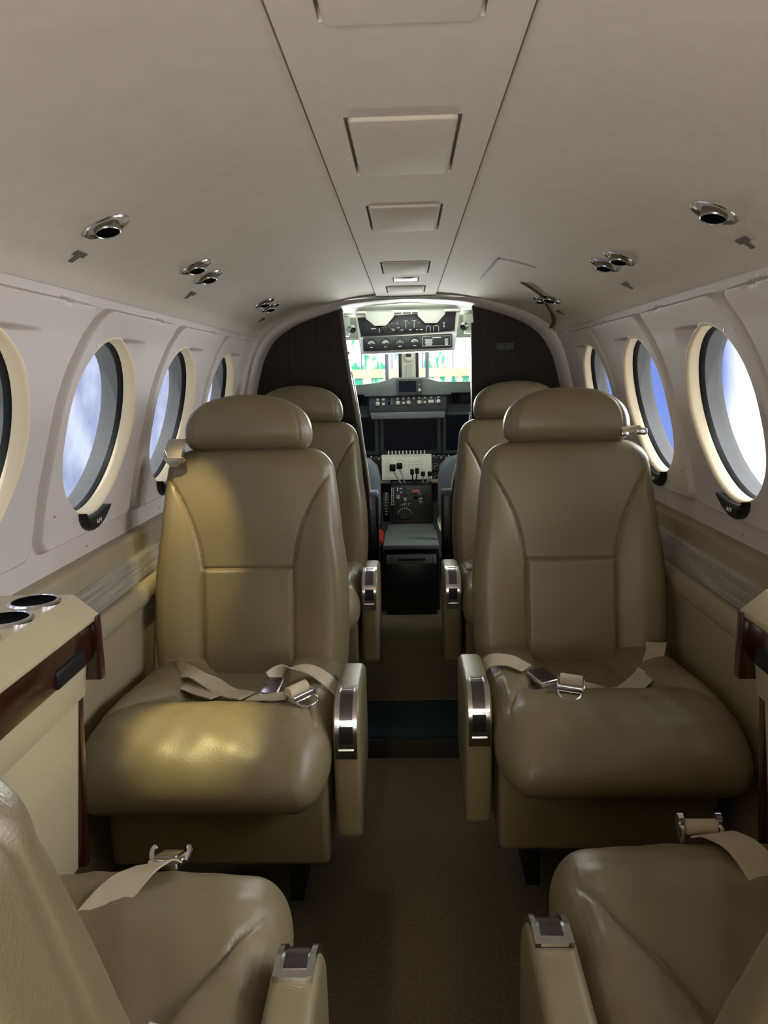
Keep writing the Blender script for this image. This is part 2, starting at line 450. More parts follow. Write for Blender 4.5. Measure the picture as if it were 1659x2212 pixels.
air_vent(-.461, 1.765, 'chrome outlet nearer the camera in the middle left ceiling pair', sc=.93)
air_vent(-.470, 1.905, 'chrome outlet further forward in the middle left ceiling pair', sc=.93)
air_vent(-.462, 2.60, 'tiny chrome outlet nearer the camera in the front left ceiling pair', sc=.9)
air_vent(-.468, 2.74, 'tiny chrome outlet closest to the front left wood partition', sc=.9)
air_vent(.482, 1.285, 'large chrome overhead outlet with black mouth, nearest on the right ceiling')
air_vent(.470, 1.79, 'chrome outlet nearer the camera in the middle right ceiling pair', sc=.93)
air_vent(.466, 1.905, 'chrome outlet further forward in the middle right ceiling pair', sc=.93)
air_vent(.474, 2.66, 'shiny chrome eyeball outlet beside the open seam on the front right ceiling', sc=1.0)
air_vent(.460, 2.76, 'small chrome outlet tucked behind the shiny eyeball at the front right ceiling', sc=.75)
def t_shadow_tab(x, y, label):  # T-shaped shadow mark by an outlet, built as a flat grey plate
    x *= .99; y *= .985; p, n = ceil_pt(x); p.y = y; s = math.copysign(1, x)
    u = Vector((s*n.z*-1, 0, s*n.x)).normalized()
    if u.z > 0: u = -u
    o = Vector((0,1,0))
    bm = NB()
    out = [(-.019,.006),(.019,.006),(.019,-.006),(.007,-.006),(.007,-.022),(-.007,-.022),(-.007,-.006),(-.019,-.006)]
    m = basis(p+n*.0005, o, -u, n); prism(bm, out, .002, m, bev=.0004, seg=1)
    t = tag(obj('shadow_tab', bm, M['tag'], smooth=False), label, 'tab', 'shadow marks made as grey tabs beside the overhead outlets'); return t
t_shadow_tab(-.535, 1.31, 'T-shaped shadow mark made as a grey tab by the nearest left overhead outlet')
t_shadow_tab(-.528, 1.96, 'T-shaped shadow mark made as a grey tab by the middle left outlet pair')
t_shadow_tab(-.520, 2.87, 'T-shaped shadow mark made as a grey tab by the front left outlet pair')
t_shadow_tab(.545, 1.32, 'T-shaped shadow mark made as a grey tab by the nearest right overhead outlet')
t_shadow_tab(.535, 1.97, 'T-shaped shadow mark made as a grey tab by the middle right outlet pair')
t_shadow_tab(.530, 2.79, 'T-shaped shadow mark made as a grey tab by the loose trim at the front right ceiling')
# loose hatch on the right, front
def cpt(x, y, off=.002):
    p, n = ceil_pt(x); p.y = y; return p + n*off
bm = NB()
ribbon(bm, [cpt(.245,2.12),cpt(.243,2.35),cpt(.241,2.56)], Vector((1,0,0)), .006, .002)
ribbon(bm, [cpt(.245,2.12,.0015),cpt(.30,2.13,.0015),cpt(.35,2.15,.0015)], Vector((0,1,0)), .003, .001)
tag(obj('ceiling_hatch_seam', bm, M['tag']), 'thin dark seam of a ceiling hatch near the front right outlets', 'seam')
bm = NB()
ribbon(bm, [cpt(.36,2.46,.003),cpt(.41,2.55,.003),cpt(.455,2.62,.003)], Vector((.3,1,0)), .028, .004)
ribbon(bm, [cpt(.455,2.62,.003),cpt(.49,2.75,.004),cpt(.525,2.85,.005)], Vector((.3,1,0)), .012, .004)
ribbon(bm, [cpt(.525,2.85,.005),cpt(.55,2.95,.006),cpt(.565,3.08,.008)], Vector((1,.2,0)), .012, .004)
tag(obj('loose_trim_strip', bm, mat('brown_trim', rgb(84,66,56), .6, var=.2, vscale=40)), 'dark brown loose trim strip sagging from the front right ceiling', 'trim strip')

# ------------------------------------------------------------------ floor
fl = NB()
box(fl, (0,.66,-.03), (1.5,3.12,.06))
f = struct(obj('floor', fl, M['carpet'], smooth=False))
bm = NB(); box(bm, (0,3.55,.0185), (1.5,2.2,.117), .004); obj('upper_carpet', bm, M['carpet'], f, smooth=False)
bm = NB(); box(bm, (0,2.325,.046), (1.3,.255,.064), .012, 3); obj('spar_cover', bm, M['step'], f)
bm = NB(); box(bm, (0,2.198,.02), (1.3,.012,.078), .003); obj('riser_face', bm, M['riser'], f)
bm = NB(); box(bm, (0,Y0-.03,.7), (1.5,.05,1.7)); struct(obj('wall_back', bm, M['panel'], smooth=False))

# ------------------------------------------------------------------ seats
def rring(hw, hh, r, n):
    """closed rounded rectangle, n points uniform by arc length, starts at (0,-hh) going +x"""
    r = max(1e-4, min(r, hw-1e-4, hh-1e-4)); P = [(0,-hh)]
    for cx, cy, a0 in ((hw-r,-hh+r,-90),(hw-r,hh-r,0),(-hw+r,hh-r,90),(-hw+r,-hh+r,180)):
        for i in range(13):
            a = R(a0+90*i/12); P.append((cx+r*math.cos(a), cy+r*math.sin(a)))
    P.append((0,-hh)); P = np.array(P)
    d = np.r_[0, np.cumsum(np.hypot(*np.diff(P, axis=0).T))]
    s = np.linspace(0, d[-1], n, endpoint=False)
    return np.c_[np.interp(s, d, P[:,0]), np.interp(s, d, P[:,1])]
def capped(V, F, n, nr):
    V = list(map(tuple, V)); c0 = len(V); V.append(tuple(np.mean(np.array(V[:n]),0))); V.append(tuple(np.mean(np.array(V[(nr-1)*n:nr*n]),0)))
    F = list(F)
    for i in range(n):
        j = (i+1)%n; F.append((j, i, c0)); b = (nr-1)*n; F.append((b+i, b+j, c0+1))
    return V, F
PIV = .42
def backrest_mesh(s):
    n = 300; zs = np.r_[np.linspace(.405,.43,8)[:-1], np.linspace(.43,.95,120)[:-1], np.linspace(.95,1.0,22)]
    V = []
    for z in zs:
        t = (z-.405)/.595
        w = .232 + .010*math.sin(min(1,t*1.6)*math.pi/1.0 if t < .62 else math.pi) - .030*max(0,(t-.45)/.55)**1.6
        hd = .058; r = .036
        e = 1.
        Rt = .055
        if z > 1.0-Rt:
            q = (z-(1.0-Rt))/Rt; q = min(q,.9995); k = math.sqrt(1-q*q); w = w-Rt*1.0*(1-k); hd = hd-.035*(1-k)
        if z < .43:
            q = (.43-z)/.0251; k = math.sqrt(max(0,1-q*q)); w -= .02*(1-k); hd -= .025*(1-k)
        ring = rring(w, hd, min(r, hd*.8), n); x = ring[:,0]; y = ring[:,1]
        fw = np.clip((-y/hd-.2)/.7, 0, 1)
        xs = .112 + .082*max(0,(z-.66)/.26)**2.1
        a = np.abs(x)
        out = sstep(0, .055, a-xs)
        fade = sstep(.96,.72,z)
        bul = .022*out*sstep(.012,-.0,(a-w)+.0)*fade*sstep(.40,.50,z)
        bul = .022*np.sin(np.clip((a-xs)/max(.03,(w-xs)),0,1)*math.pi*.75)*fade*(a>xs)
        gr = -.006*np.exp(-((a-xs)/.0038)**2)*sstep(.955,.90,z)
        lum = .010*sstep(.702,.694,z)*sstep(.42,.5,z)*sstep(.008,-.012,a-xs) - .005*math.exp(-((z-.699)/.0035)**2)*(a < xs)
        crown = .010*(1-(a/w)**2)*sstep(.70,.85,z)
        pipe = -.0025*np.exp(-((a-(w-.004))/.003)**2)
        y2 = y + hd - .058*0 - fw*(bul+gr+lum+crown+pipe)
        y2 = y2 + (.058-hd)
        # seam round the side panel
        sg = -.002*np.exp(-((y-(-hd+.042))/.003)**2)*(a > w-.004) 
        x = x + np.sign(x)*sg
        V += [(s*x[i], y2[i], z-PIV) for i in range(n)]
    return capped(V, gridF(n, len(zs), True), n, len(zs))
def headrest_mesh(s):
    n = 220; H = .137; z0 = .995; K = 60; V = []
    for k in range(K):
        u = k/(K-1)*.998+.001; 
        h = .5-.5*math.cos(u*math.pi)  # denser at the ends
        # width profile: flat bottom with rounded corners, domed top
        wb = .158
        if h < .22: q = (.22-h)/.22; w = wb-.028*(1-math.sqrt(max(0,1-q*q)))
        else: q = (h-.22)/.78; w = wb*max(.0,1-q**2.6)**(1/2.3)
        dq = abs(h-.45)/.55 if h > .45 else (.45-h)/.45
        hd = .052*max(.02,(1-dq**3.))**.5
        w = max(w, .012)
        ring = rring(w, hd, min(hd*.85, .04), n); x, y = ring[:,0], ring[:,1]
        a = np.abs(x); fw = np.clip((-y/hd-.1)/.7,0,1)
        gr = -.0022*np.exp(-((a-.84*w)/.0028)**2)
        bul = .012*(1-(a/w)**2)
        y2 = y - fw*(bul+gr) + .035
        V += [(s*x[i], y2[i], z0+h*H-PIV) for i in range(n)]
    return capped(V, gridF(n, K, True), n, K)
def cush_seam(y):
    return np.interp(-y, [.0,.10,.19,.235,.30,.36,.415], [.098,.104,.118,.140,.178,.202,.217])
def cushion_mesh(s):
    n = 320
    YN = -.385
    ys = np.r_[np.linspace(.05,YN,90)[:-1], YN-.135*np.sin(np.linspace(0,math.pi/2*.995,44))]
    V = []
    for y in ys:
        zt = np.interp(-y, [-.06,0,.12,.25,.34,.40], [.47,.472,.480,.492,.500,.500]); zb = np.interp(-y, [0,.25,.385], [.37,.360,.342]); w = .238
        fr = sstep(-.18,-.34,y); rr = .045 + .028*fr; k = 1
        if y < YN:
            q = min(.99995, (YN-y)/.135); k = math.sqrt(1-q*q); zm = (zt+zb)/2-.012*q; hz = (zt-zb)/2*max(k,.02); w = w-.055*(1-k)
            zt, zb = zm+hz, zm-hz
        hz = (zt-zb)/2; zm = (zt+zb)/2
        ring = rring(w, hz, min(rr, hz*.96), n); x, z = ring[:,0], ring[:,1]
        a = np.abs(x); up = np.clip((z/hz-.15)/.7, 0, 1)
        xs = float(cush_seam(y))
        well = sstep(-.34,-.17,y)
        dep = -.030*well*sstep(.016,-.022,a-xs)
        bol = .012*np.sin(np.clip((a-xs)/(w-xs+.01),0,1)*math.pi)*sstep(-.42,-.25,y)
        crown = .014*(1-(a/w)**2)*sstep(-.2,-.36,y)*(1 if y > YN else max(0,k))
        gr = -.006*np.exp(-((a-xs)/.004)**2)*sstep(-.40,-.33,y)
        gh = -.005*math.exp(-((y+.20)/.004)**2)*(a < xs)
        st = -.0018*(np.exp(-((a-(w-.030))/.002)**2)+np.exp(-((a-(w-.024))/.002)**2))*sstep(-.44,-.40,y)
        wr = .0016*np.sin(x*70+y*26)*np.sin(x*23-y*60)*sstep(-.05,-.25,y)
        z2 = zm + z + up*(dep+bol+crown+gr+gh+st+wr)
        x = np.where(x < 0, x*(1+.05*fr), x)
        V += [(s*x[i], y, z2[i]) for i in range(n)]
    return capped(V, gridF(n, len(ys), True), n, len(ys))
# armrest outline in (y,z)
def arm_outline():
    P = [(-.10,.300),(-.095,.47)]
    P += [(-.125+.030*math.cos(R(a)), .482+.030*math.sin(R(a))) for a in range(10,91,10)]
    P += [(-.22,.518),(-.305,.522)]
    n0 = len(P)
    P += [(-.305-.066*math.sin(R(a)), .456+.066*math.cos(R(a))) for a in range(8,93,7)]
    P += [(-.371,.40),(-.366,.30),(-.356,.25)]
    P += [(-.325-.031*math.cos(R(a)), .247-.031*math.sin(R(a))) for a in range(12,91,13)]
    P += [(-.28,.216),(-.18,.23)]
    return P
ARM = arm_outline()
def arc_pts():
    P = [(-.283,.5214)] + [(-.305-.066*math.sin(R(a)), .456+.066*math.cos(R(a))) for a in range(8,93,7)] + [(-.3715,.43),(-.371,.412)]
    return P
def strip_along(bm, P, x0, x1, off0, off1):
    """plate following polyline P (y,z), between x0..x1, from off0 to off1 along its outward normal"""
    rings = []
    for i, (y, z) in enumerate(P):
        a = P[max(0,i-1)]; b = P[min(len(P)-1,i+1)]; t = Vector((b[0]-a[0], b[1]-a[1])).normalized(); nrm = Vector((t.y, -t.x))
        if nrm.dot(Vector((y+.2, z-.35))) < 0: nrm = -nrm
        lo = (y+nrm.x*off0, z+nrm.y*off0); hi = (y+nrm.x*off1, z+nrm.y*off1)
        rings.append([(x0,*lo),(x1,*lo),(x1,*hi),(x0,*hi)])
    loftv(bm, rings)
def resample(P, n):
    P = np.array(P); d = np.r_[0, np.cumsum(np.hypot(*np.diff(P, axis=0).T))]; s = np.linspace(0, d[-1], n)
    return list(zip(np.interp(s, d, P[:,0]), np.interp(s, d, P[:,1])))
MESH = {}
def make_seat(s):
    """s=+1: aisle side is local +x; seat faces local -y"""
    t = empty('cabin_seat')
    V, F = cushion_mesh(s); npobj('seat_cushion', V, F, M['leather'], t, flip=(s > 0))
    V, F = backrest_mesh(s); b = npobj('backrest', V, F, M['leather'], t, flip=(s < 0)); b.location = (0,0,PIV); b.rotation_euler.x = -R(11.5)
    V, F = headrest_mesh(s); h = npobj('headrest', V, F, M['leather'], t, flip=(s < 0)); h.location = (0,0,PIV); h.rotation_euler.x = -R(10.5)
    bm = NB(); box(bm, (s*.004,-.18,.275), (.446,.40,.19), .014, 3); obj('base_skirt', bm, M['leather'], t)
    # pedestal
    bm = NB()
    for x in (-.15,.15): box(bm, (x,-.16,.13), (.03,.36,.115), .004)
    box(bm, (0,-.16,.17), (.34,.30,.03), .004)
    obj('pedestal', bm, M['black'], t)
    # armrest
    ax = s*.267; bm = NB()
    prism(bm, ARM if s > 0 else ARM, .054, basis((ax-.027,0,0), (0,1,0), (0,0,1), (1,0,0)), bev=.013, seg=4)
    arm = obj('armrest', bm, M['leather'], t, ang=50)
    P = resample(arc_pts(), 30)
    bm = NB(); strip_along(bm, P, ax-.0215, ax+.0215, -.004, .0015); plate = obj('latch_plate', bm, M['chrome'], arm)
    bm = NB()
    for e in (-1,1): strip_along(bm, P, ax+e*.0185-.0032, ax+e*.0185+.0032, 0, .0068)
    for a, c in ((0,3),(26,30)):
        strip_along(bm, P[a:c], ax-.0215, ax+.0215, 0, .0055)
    obj('latch_rim', bm, M['chrome'], arm)
    bm = NB(); strip_along(bm, P[3:17], ax-.0128, ax+.0128, 0, .0036); obj('latch_lever', bm, M['chromed'], arm)
    bm = NB(); strip_along(bm, P[18:25], ax-.0135, ax+.0135, .0012, .0022); obj('latch_recess', bm, M['black'], arm)
    return t
def copy_tree(o, parent=None):
    c = o.copy(); COL.objects.link(c)
    if parent: c.parent = parent
    for ch in list(o.children): copy_tree(ch, c)
    return c
A = make_seat(1); B = make_seat(-1)
G = 'tan leather cabin seats'
SEATS = {}
def place(o, key, label, loc, rz=0, rec=None):
    o.location = loc; o.rotation_euler = (0,0,rz); tag(o, label, 'seat', G); SEATS[key] = o
    if rec:
        for ch in o.children:
            if ch.name.startswith(('backrest','headrest')): ch.rotation_euler.x -= R(rec)
a1 = copy_tree(A); a3 = copy_tree(A); b1 = copy_tree(B); b3 = copy_tree(B)
place(A, '2L', 'tan leather seat on the left facing the camera, lit by a yellow reading spot', (-.40,1.78,0))
place(B, '2R', 'tan leather seat on the right facing the camera, belt buckles lying on its cushion', (.40,1.83,0))
place(a1, '1L', 'front left tan leather seat by the wood partition, mostly hidden behind another seat', (-.40,2.73,.012))
place(b1, '1R', 'front right tan leather seat by the wood partition, mostly hidden behind another seat', (.40,2.73,.012))
place(b3, '3L', 'left foreground tan leather seat seen from behind, bright seat back at lower left', (-.40,.48,0), math.pi, rec=.5)
place(a3, '3R', 'right foreground tan leather seat seen from behind at lower right, buckle past its front edge', (.42,.54,0), math.pi, rec=6)
for k in ('3L','3R'):
    for ch in SEATS[k].children:
        if ch.name.startswith('armrest'): ch.location.y = .05 if k == '3L' else .06
        if k == '3L' and ch.name.startswith('seat_cushion'):
            ch.data = ch.data.copy()
            for v in ch.data.vertices:
                if v.co.x > 0: v.co.x *= .57
        if k == '3L' and ch.name.startswith('base_skirt'):
            ch.data = ch.data.copy()
            for v in ch.data.vertices:
                if v.co.x > 0: v.co.x *= .57
        if k == '3R' and ch.name.startswith(('seat_cushion','backrest')):
            ch.data = ch.data.copy()
            for v in ch.data.vertices:
                if v.co.x < 0: v.co.x *= .90
# belts (world coordinates, parented to their seats)
def belt_part(key, name, bm, m, parent=None):
    o = obj(name, bm, m); p = SEATS[key]
    mw = Matrix.Translation(p.location) @ Matrix.Rotation(p.rotation_euler.z, 4, 'Z')
    o.data.transform(mw.inverted()); o.parent = parent or p
    return o
def buckle_box(bm, o, d, n, l=.055, w=.042, t=.014):
    d = Vector(d).normalized(); n = Vector(n); n = (n-d*n.dot(d)).normalized(); y = n.cross(d)
    box(bm, (0,0,0), (l,w,t), .004, 3, basis(Vector(o), d, y, n))
def buckle_lid(bm, o, d, n, l=.046, w=.036, t=.004):
    d = Vector(d).normalized(); n = Vector(n); n = (n-d*n.dot(d)).normalized(); y = n.cross(d)
    box(bm, (0,0,.0085), (l,w,t), .0015, 2, basis(Vector(o), d, y, n))
def tongue(key, o, d, n, strap):
    """belt tongue: adjuster frame with roller, flat slotted tip"""
    d = Vector(d).normalized(); n = Vector(n); n = (n-d*n.dot(d)).normalized(); y = n.cross(d); m = basis(Vector(o), d, y, n)
    bm = NB()
    for e in (-1,1): box(bm, (.0,e*.026,.002), (.036,.004,.014), .0015, 2, m)
    cyl(bm, m @ Vector((.012,-.026,.004)), m @ Vector((.012,.026,.004)), .004, seg=12)
    # slotted tip
    out = rrect2(.034,.046,.008,4)
    for (x0,x1,y0,y1) in ((.014,.020,-.024,.024),(.040,.046,-.015,.015)):
        box(bm, ((x0+x1)/2,0,-.003), (x1-x0,y1-y0,.003), .001, 1, m)
    for e in (-1,1):
        tube(bm, [m @ Vector((.017,e*.022,-.003)), m @ Vector((.032,e*.021,-.003)), m @ Vector((.043,e*.014,-.003))], .0028, 8, 4)
    fr = belt_part(key, 'buckle_tongue', bm, M['chrome'], strap)
    bm = NB(); cyl(bm, m @ Vector((-.006,-.0225,.008)), m @ Vector((-.006,.0225,.008)), .0125, seg=20)
    belt_part(key, 'belt_roll', bm, M['belt'], fr)
X = Vector((1,0,0)); Yv = Vector((0,1,0)); Z = Vector((0,0,1))
# row 2 left
bm = NB(); ribbon(bm, [(-.575,1.75,.47),(-.545,1.69,.485),(-.50,1.655,.492),(-.455,1.63,.482),(-.41,1.585,.478),(-.35,1.53,.492)],
       [Vector((.3,.3,1)),Vector((0,.9,.5)),Yv,Vector((.3,1,.1)),Vector((.6,1,0)),Vector((.6,1,0))], .046)
s1 = belt_part('2L', 'seat_belt', bm, M['belt'])
bm = NB(); ribbon(bm, [(-.60,1.73,.475),(-.55,1.66,.478),(-.48,1.61,.474),(-.42,1.56,.480)], [Yv,Yv,Vector((.4,1,0)),Vector((.6,1,0))], .046)
belt_part('2L', 'seat_belt_tail', bm, M['belt'], s1)
bm = NB(); ribbon(bm, [(-.145,1.60,.44),(-.175,1.585,.492),(-.225,1.60,.522),(-.275,1.595,.525),(-.305,1.565,.510)],
       [Vector((0,1,.2)),Vector((.1,1,.2)),Vector((.2,1,0)),Vector((.5,1,-.3)),Vector((.9,.6,-.2))], .046)
s2 = belt_part('2L', 'seat_belt', bm, M['belt'])
bm = NB(); buckle_box(bm, (-.300,1.545,.502), (-.25,-1,-.45), (-.25,-.6,1)); bk = belt_part('2L', 'buckle', bm, M['chrome'], s2)
bm = NB(); buckle_lid(bm, (-.300,1.545,.502), (-.25,-1,-.45), (-.25,-.6,1)); belt_part('2L', 'buckle_lid', bm, M['chromed'], bk)
bm = NB(); ribbon(bm, [(-.34,1.525,.492),(-.29,1.495,.505),(-.245,1.485,.513)], [Vector((.5,1,0))]*3, .044); s3 = belt_part('2L', 'seat_belt', bm, M['belt'])
tongue('2L', (-.232,1.475,.519), (.75,-.75,-.15), (0,-.15,1), s3)
# row 2 right
bm = NB(); ribbon(bm, [(.145,1.70,.44),(.17,1.685,.50),(.215,1.668,.512),(.255,1.635,.505)], [Vector((0,.8,.5)),Vector((0,.9,.4)),Vector((.2,1,.3)),Vector((.4,1,.1))], .040)
s1 = belt_part('2R', 'seat_belt', bm, M['belt'])
bm = NB(); buckle_box(bm, (.283,1.600,.497), (.45,-1,-.12), (.05,-.2,1), .062, .045); bk = belt_part('2R', 'buckle', bm, M['chrome'], s1)
bm = NB(); buckle_lid(bm, (.283,1.600,.497), (.45,-1,-.12), (.05,-.2,1), .052, .038); belt_part('2R', 'buckle_lid', bm, M['chromed'], bk)
bm = NB(); ribbon(bm, [(.590,1.795,.50),(.580,1.765,.512),(.565,1.73,.488),(.535,1.67,.483),(.48,1.60,.476),(.43,1.565,.473),(.385,1.545,.487),(.345,1.535,.503)],
       [X,Vector((1,.1,0)),Vector((1,.6,0)),Vector((.7,1,.1)),Vector((.5,1,.1)),Vector((.3,1,.1)),Vector((.2,1,.3)),Vector((.3,1,0))], .046)
s2 = belt_part('2R', 'seat_belt', bm, M['belt'])
tongue('2R', (.322,1.495,.523), (-.30,-1,-.25), (0,-.25,1), s2)
# row 3: straps hanging over the cushion fronts
bm = NB(); ribbon(bm, [(-.50,.52,.45),(-.455,.66,.470),(-.415,.78,.492),(-.375,.87,.519),(-.355,.925,.513),(-.348,.962,.488)],
       [X,Vector((1,.3,0)),Vector((1,.5,0)),Vector((1,.6,0)),Vector((1,.4,0)),Vector((1,.2,0))], .046)
s1 = belt_part('3L', 'seat_belt', bm, M['belt'])
bm = NB(); buckle_box(bm, (-.352,.985,.478), (.1,1,-.35), (0,.35,1), .05, .044); 
for e in (-1,1): tube(bm, [(-.352+e*.024,.985,.478),(-.352+e*.027,.996,.486),(-.352+e*.024,1.003,.489)], .004, 8)
bk = belt_part('3L', 'buckle', bm, M['chrome'], s1)
bm = NB(); buckle_lid(bm, (-.352,.985,.478), (.1,1,-.35), (0,.35,1), .04, .03); belt_part('3L', 'buckle_lid', bm, M['steel'], bk)
bm = NB(); buckle_box(bm, (-.268,.665,.485), (.2,1,.1), (.1,0,1), .05, .04); belt_part('3L', 'buckle', bm, M['chrome'])
bm = NB(); ribbon(bm, [(.36,.60,.45),(.41,.72,.470),(.445,.84,.497),(.440,.93,.522),(.425,.985,.515),(.412,1.012,.498)],
       [X,Vector((1,-.2,0)),Vector((1,-.1,0)),Vector((1,.15,0)),Vector((1,.2,0)),Vector((1,.2,0))], .050)
s1 = belt_part('3R', 'seat_belt', bm, M['belt'])
bm = NB()
for e in (-1,1):
    box(bm, (.408+e*.027,1.022,.498), (.008,.028,.026), .003, 2)
    cyl(bm, (.408+e*.027-.004,1.027,.515), (.408+e*.027+.004,1.027,.515), .008, seg=14)
cyl(bm, (.38,1.027,.494), (.436,1.027,.494), .006, seg=12)
bk = belt_part('3R', 'buckle', bm, M['chrome'], s1)
bm = NB(); cyl(bm, (.386,1.020,.506), (.430,1.020,.506), .011, seg=16); belt_part('3R', 'belt_roll', bm, M['belt'], bk)
# row 1 right glint
bm = NB(); buckle_box(bm, (.205,2.50,.525), (1,.2,0), (0,-.5,1), .05, .035); belt_part('1R', 'buckle', bm, M['chrome'])
# shoulder harness clips
def clip(key, o, s):
    bm = NB(); o = Vector(o)
    ribbon(bm, [o+Vector((s*.002,.075,.030)), o+Vector((0,.04,.037)), o+Vector((0,.008,.030)), o+Vector((0,-.012,.012)), o+Vector((0,-.016,-.004))], X, .046, .004)
    st = belt_part(key, 'shoulder_strap', bm, M['belt'])
    bm = NB()
    out = [(-.027,.018),(-.020,.020),(-.015,.0),(.015,.0),(.020,.020),(.027,.018),(.027,-.008),(.012,-.026),(-.012,-.026),(-.027,-.008)]
    prism(bm, out, .006, basis(o+Vector((0,-.012,.0)), X, Vector((0,-.25,1)).normalized(), Vector((0,-1,-.25)).normalized()), bev=.0018)
    belt_part(key, 'strap_clip', bm, M['chrome'], st)
clip('2L', (-.572,1.872,.972), -1)
def clip2(key, o):
    bm = NB(); o = Vector(o)
    ribbon(bm, [o+Vector((-.02,.05,.0)), o+Vector((-.018,.012,.012)), o+Vector((-.012,-.008,.010)), o+Vector((-.008,-.012,.0))], X, .046, .006)
    st = belt_part(key, 'shoulder_strap', bm, M['belt'])
    bm = NB(); box(bm, (o.x+.014,o.y-.005,o.z+.002), (.03,.02,.018), .006, 3); box(bm, (o.x-.026,o.y-.012,o.z-.003), (.02,.01,.012), .003, 2)
    belt_part(key, 'strap_clip', bm, M['chrome'], st)
clip2('2R', (.562,1.935,1.003))
for k in ('1L',):
    pass

# ------------------------------------------------------------------ side tables
def side_table(s, yend, label, cups):
    t = thing('side_table', label, 'side table', (s*.60, yend-.40, 0))
    o = Vector((s*.60, yend-.40, 0)); L = .58; y0 = yend-L
    def ex(name, prof, ya, yb, m, bev=.003, par=None):
        bm = NB(); P = [(x*s-s*.60, z) for x, z in prof]
        prism(bm, P, yb-ya, basis((0,ya-o.y,0), (1,0,0), (0,0,1), (0,1,0)) if True else None, bev=bev)
        return obj(name, bm, m, par or t)
    top = ex('table_top', [(.672,.823),(.535,.823),(.498,.792),(.498,.784),(.52,.776),(.672,.776)], y0, yend, M['cream'], .0025)
    ex('wood_fascia', [(.645,.778),(.507,.778),(.507,.722),(.515,.716),(.645,.716)], y0, yend-.006, M['woodr'], .002)
    fr = NB()
    # wood end frame going down and the vertical strip
    box(fr, (s*.511-s*.60, yend-.008-o.y, .738), (.032,.020,.105), .003)
    obj('wood_end', fr, M['woodr'], t)
    bm = NB(); box(bm, (s*.513-s*.60, yend-.095-o.y, .735), (.02,.10,.03), .006, 3); obj('finger_slot', bm, M['black'], t)
    ex('drawer_front', [(.64,.722),(.516,.722),(.524,.660),(.64,.660)], y0, yend-.016, M['cream'], .003)
    ex('lower_panel', [(.645,.658),(.532,.658),(.560,.36),(.62,.30),(.645,.30)], y0 if s < 0 else 1.06, yend-.024, M['cream'], .002)
    bm = NB(); prism(bm, [(.532*s-s*.60,.662),(.645*s-s*.60,.662),(.645*s-s*.60,.36),(.548*s-s*.60,.36)], .018, basis((0,yend-.024-o.y,0),(1,0,0),(0,0,1),(0,1,0)), bev=.002); obj('wood_strip', bm, M['woodr'], t)
    for (cx, cy, r) in cups:
        bm = NB(); c = (cx-s*.60, cy-o.y, .823)
        lathe(bm, [(r-.006,-.001),(r-.006,.003),(r-.004,.0055),(r-.001,.0055),(r+.002,.003),(r+.002,-.001)], c, (0,0,1), 40)
        rim = obj('cup_holder_rim', bm, M['chrome'], t)
        bm = NB(); lathe(bm, [(r-.0055,.0045),(r-.008,.002),(r-.010,.0012),(.001,.0012)], c, (0,0,1), 40); obj('cup_well_shade', bm, M['pit'], rim)  # shallow dish, the well's shade is in its near-black colour
    return t
side_table(-1, 1.164, 'cream side table with cup holders and dark wood edge at the left wall', [(-.575,1.115,.037),(-.575,1.028,.037),(-.570,.94,.030)])
side_table(1, 1.14, 'cream and dark wood side table at the right edge of the photo', [])

# ------------------------------------------------------------------ front partition
ARCH = [(.715,.78),(.708,.88),(.684,.98),(.657,1.06),(.634,1.16),(.605,1.25),(.560,1.322),(.50,1.368),(.42,1.402),(.31,1.432),(.21,1.449),(.0,1.452)]
def arch_pts(k=6): return [(p.x, p.y) for p in catmull([(x, z, 0) for x, z in ARCH], k)]
bm = NB(); AP = arch_pts()
full = [(-x, z) for x, z in AP] + [(x, z) for x, z in AP[::-1][1:]]
def inset(P, d):
    out = []
    for i, (x, z) in enumerate(P):
        a = P[max(0,i-1)]; b = P[min(len(P)-1,i+1)]; t = Vector((b[0]-a[0], b[1]-a[1])).normalized(); n = Vector((t.y, -t.x))
        out.append((x+n.x*d, z+n.y*d))
    return out
rings = []
for d, y in ((-.012,3.105),(.004,3.10),(.010,3.106),(.020,3.13),(.030,3.165),(.030,3.23)):
    rings.append([(x, y, z) for x, z in [(lambda q, o: (o[0]+(q[0]-o[0])*min(1,.12+abs(o[0])/.62), o[1]+(q[1]-o[1])*min(1,.12+abs(o[0])/.62)))(q, o) for q, o in zip(inset(full, d), full)]])
loftv(bm, rings, close=False, cap=False)
struct(obj('trim_1', bm, M['panel'], ang=60))
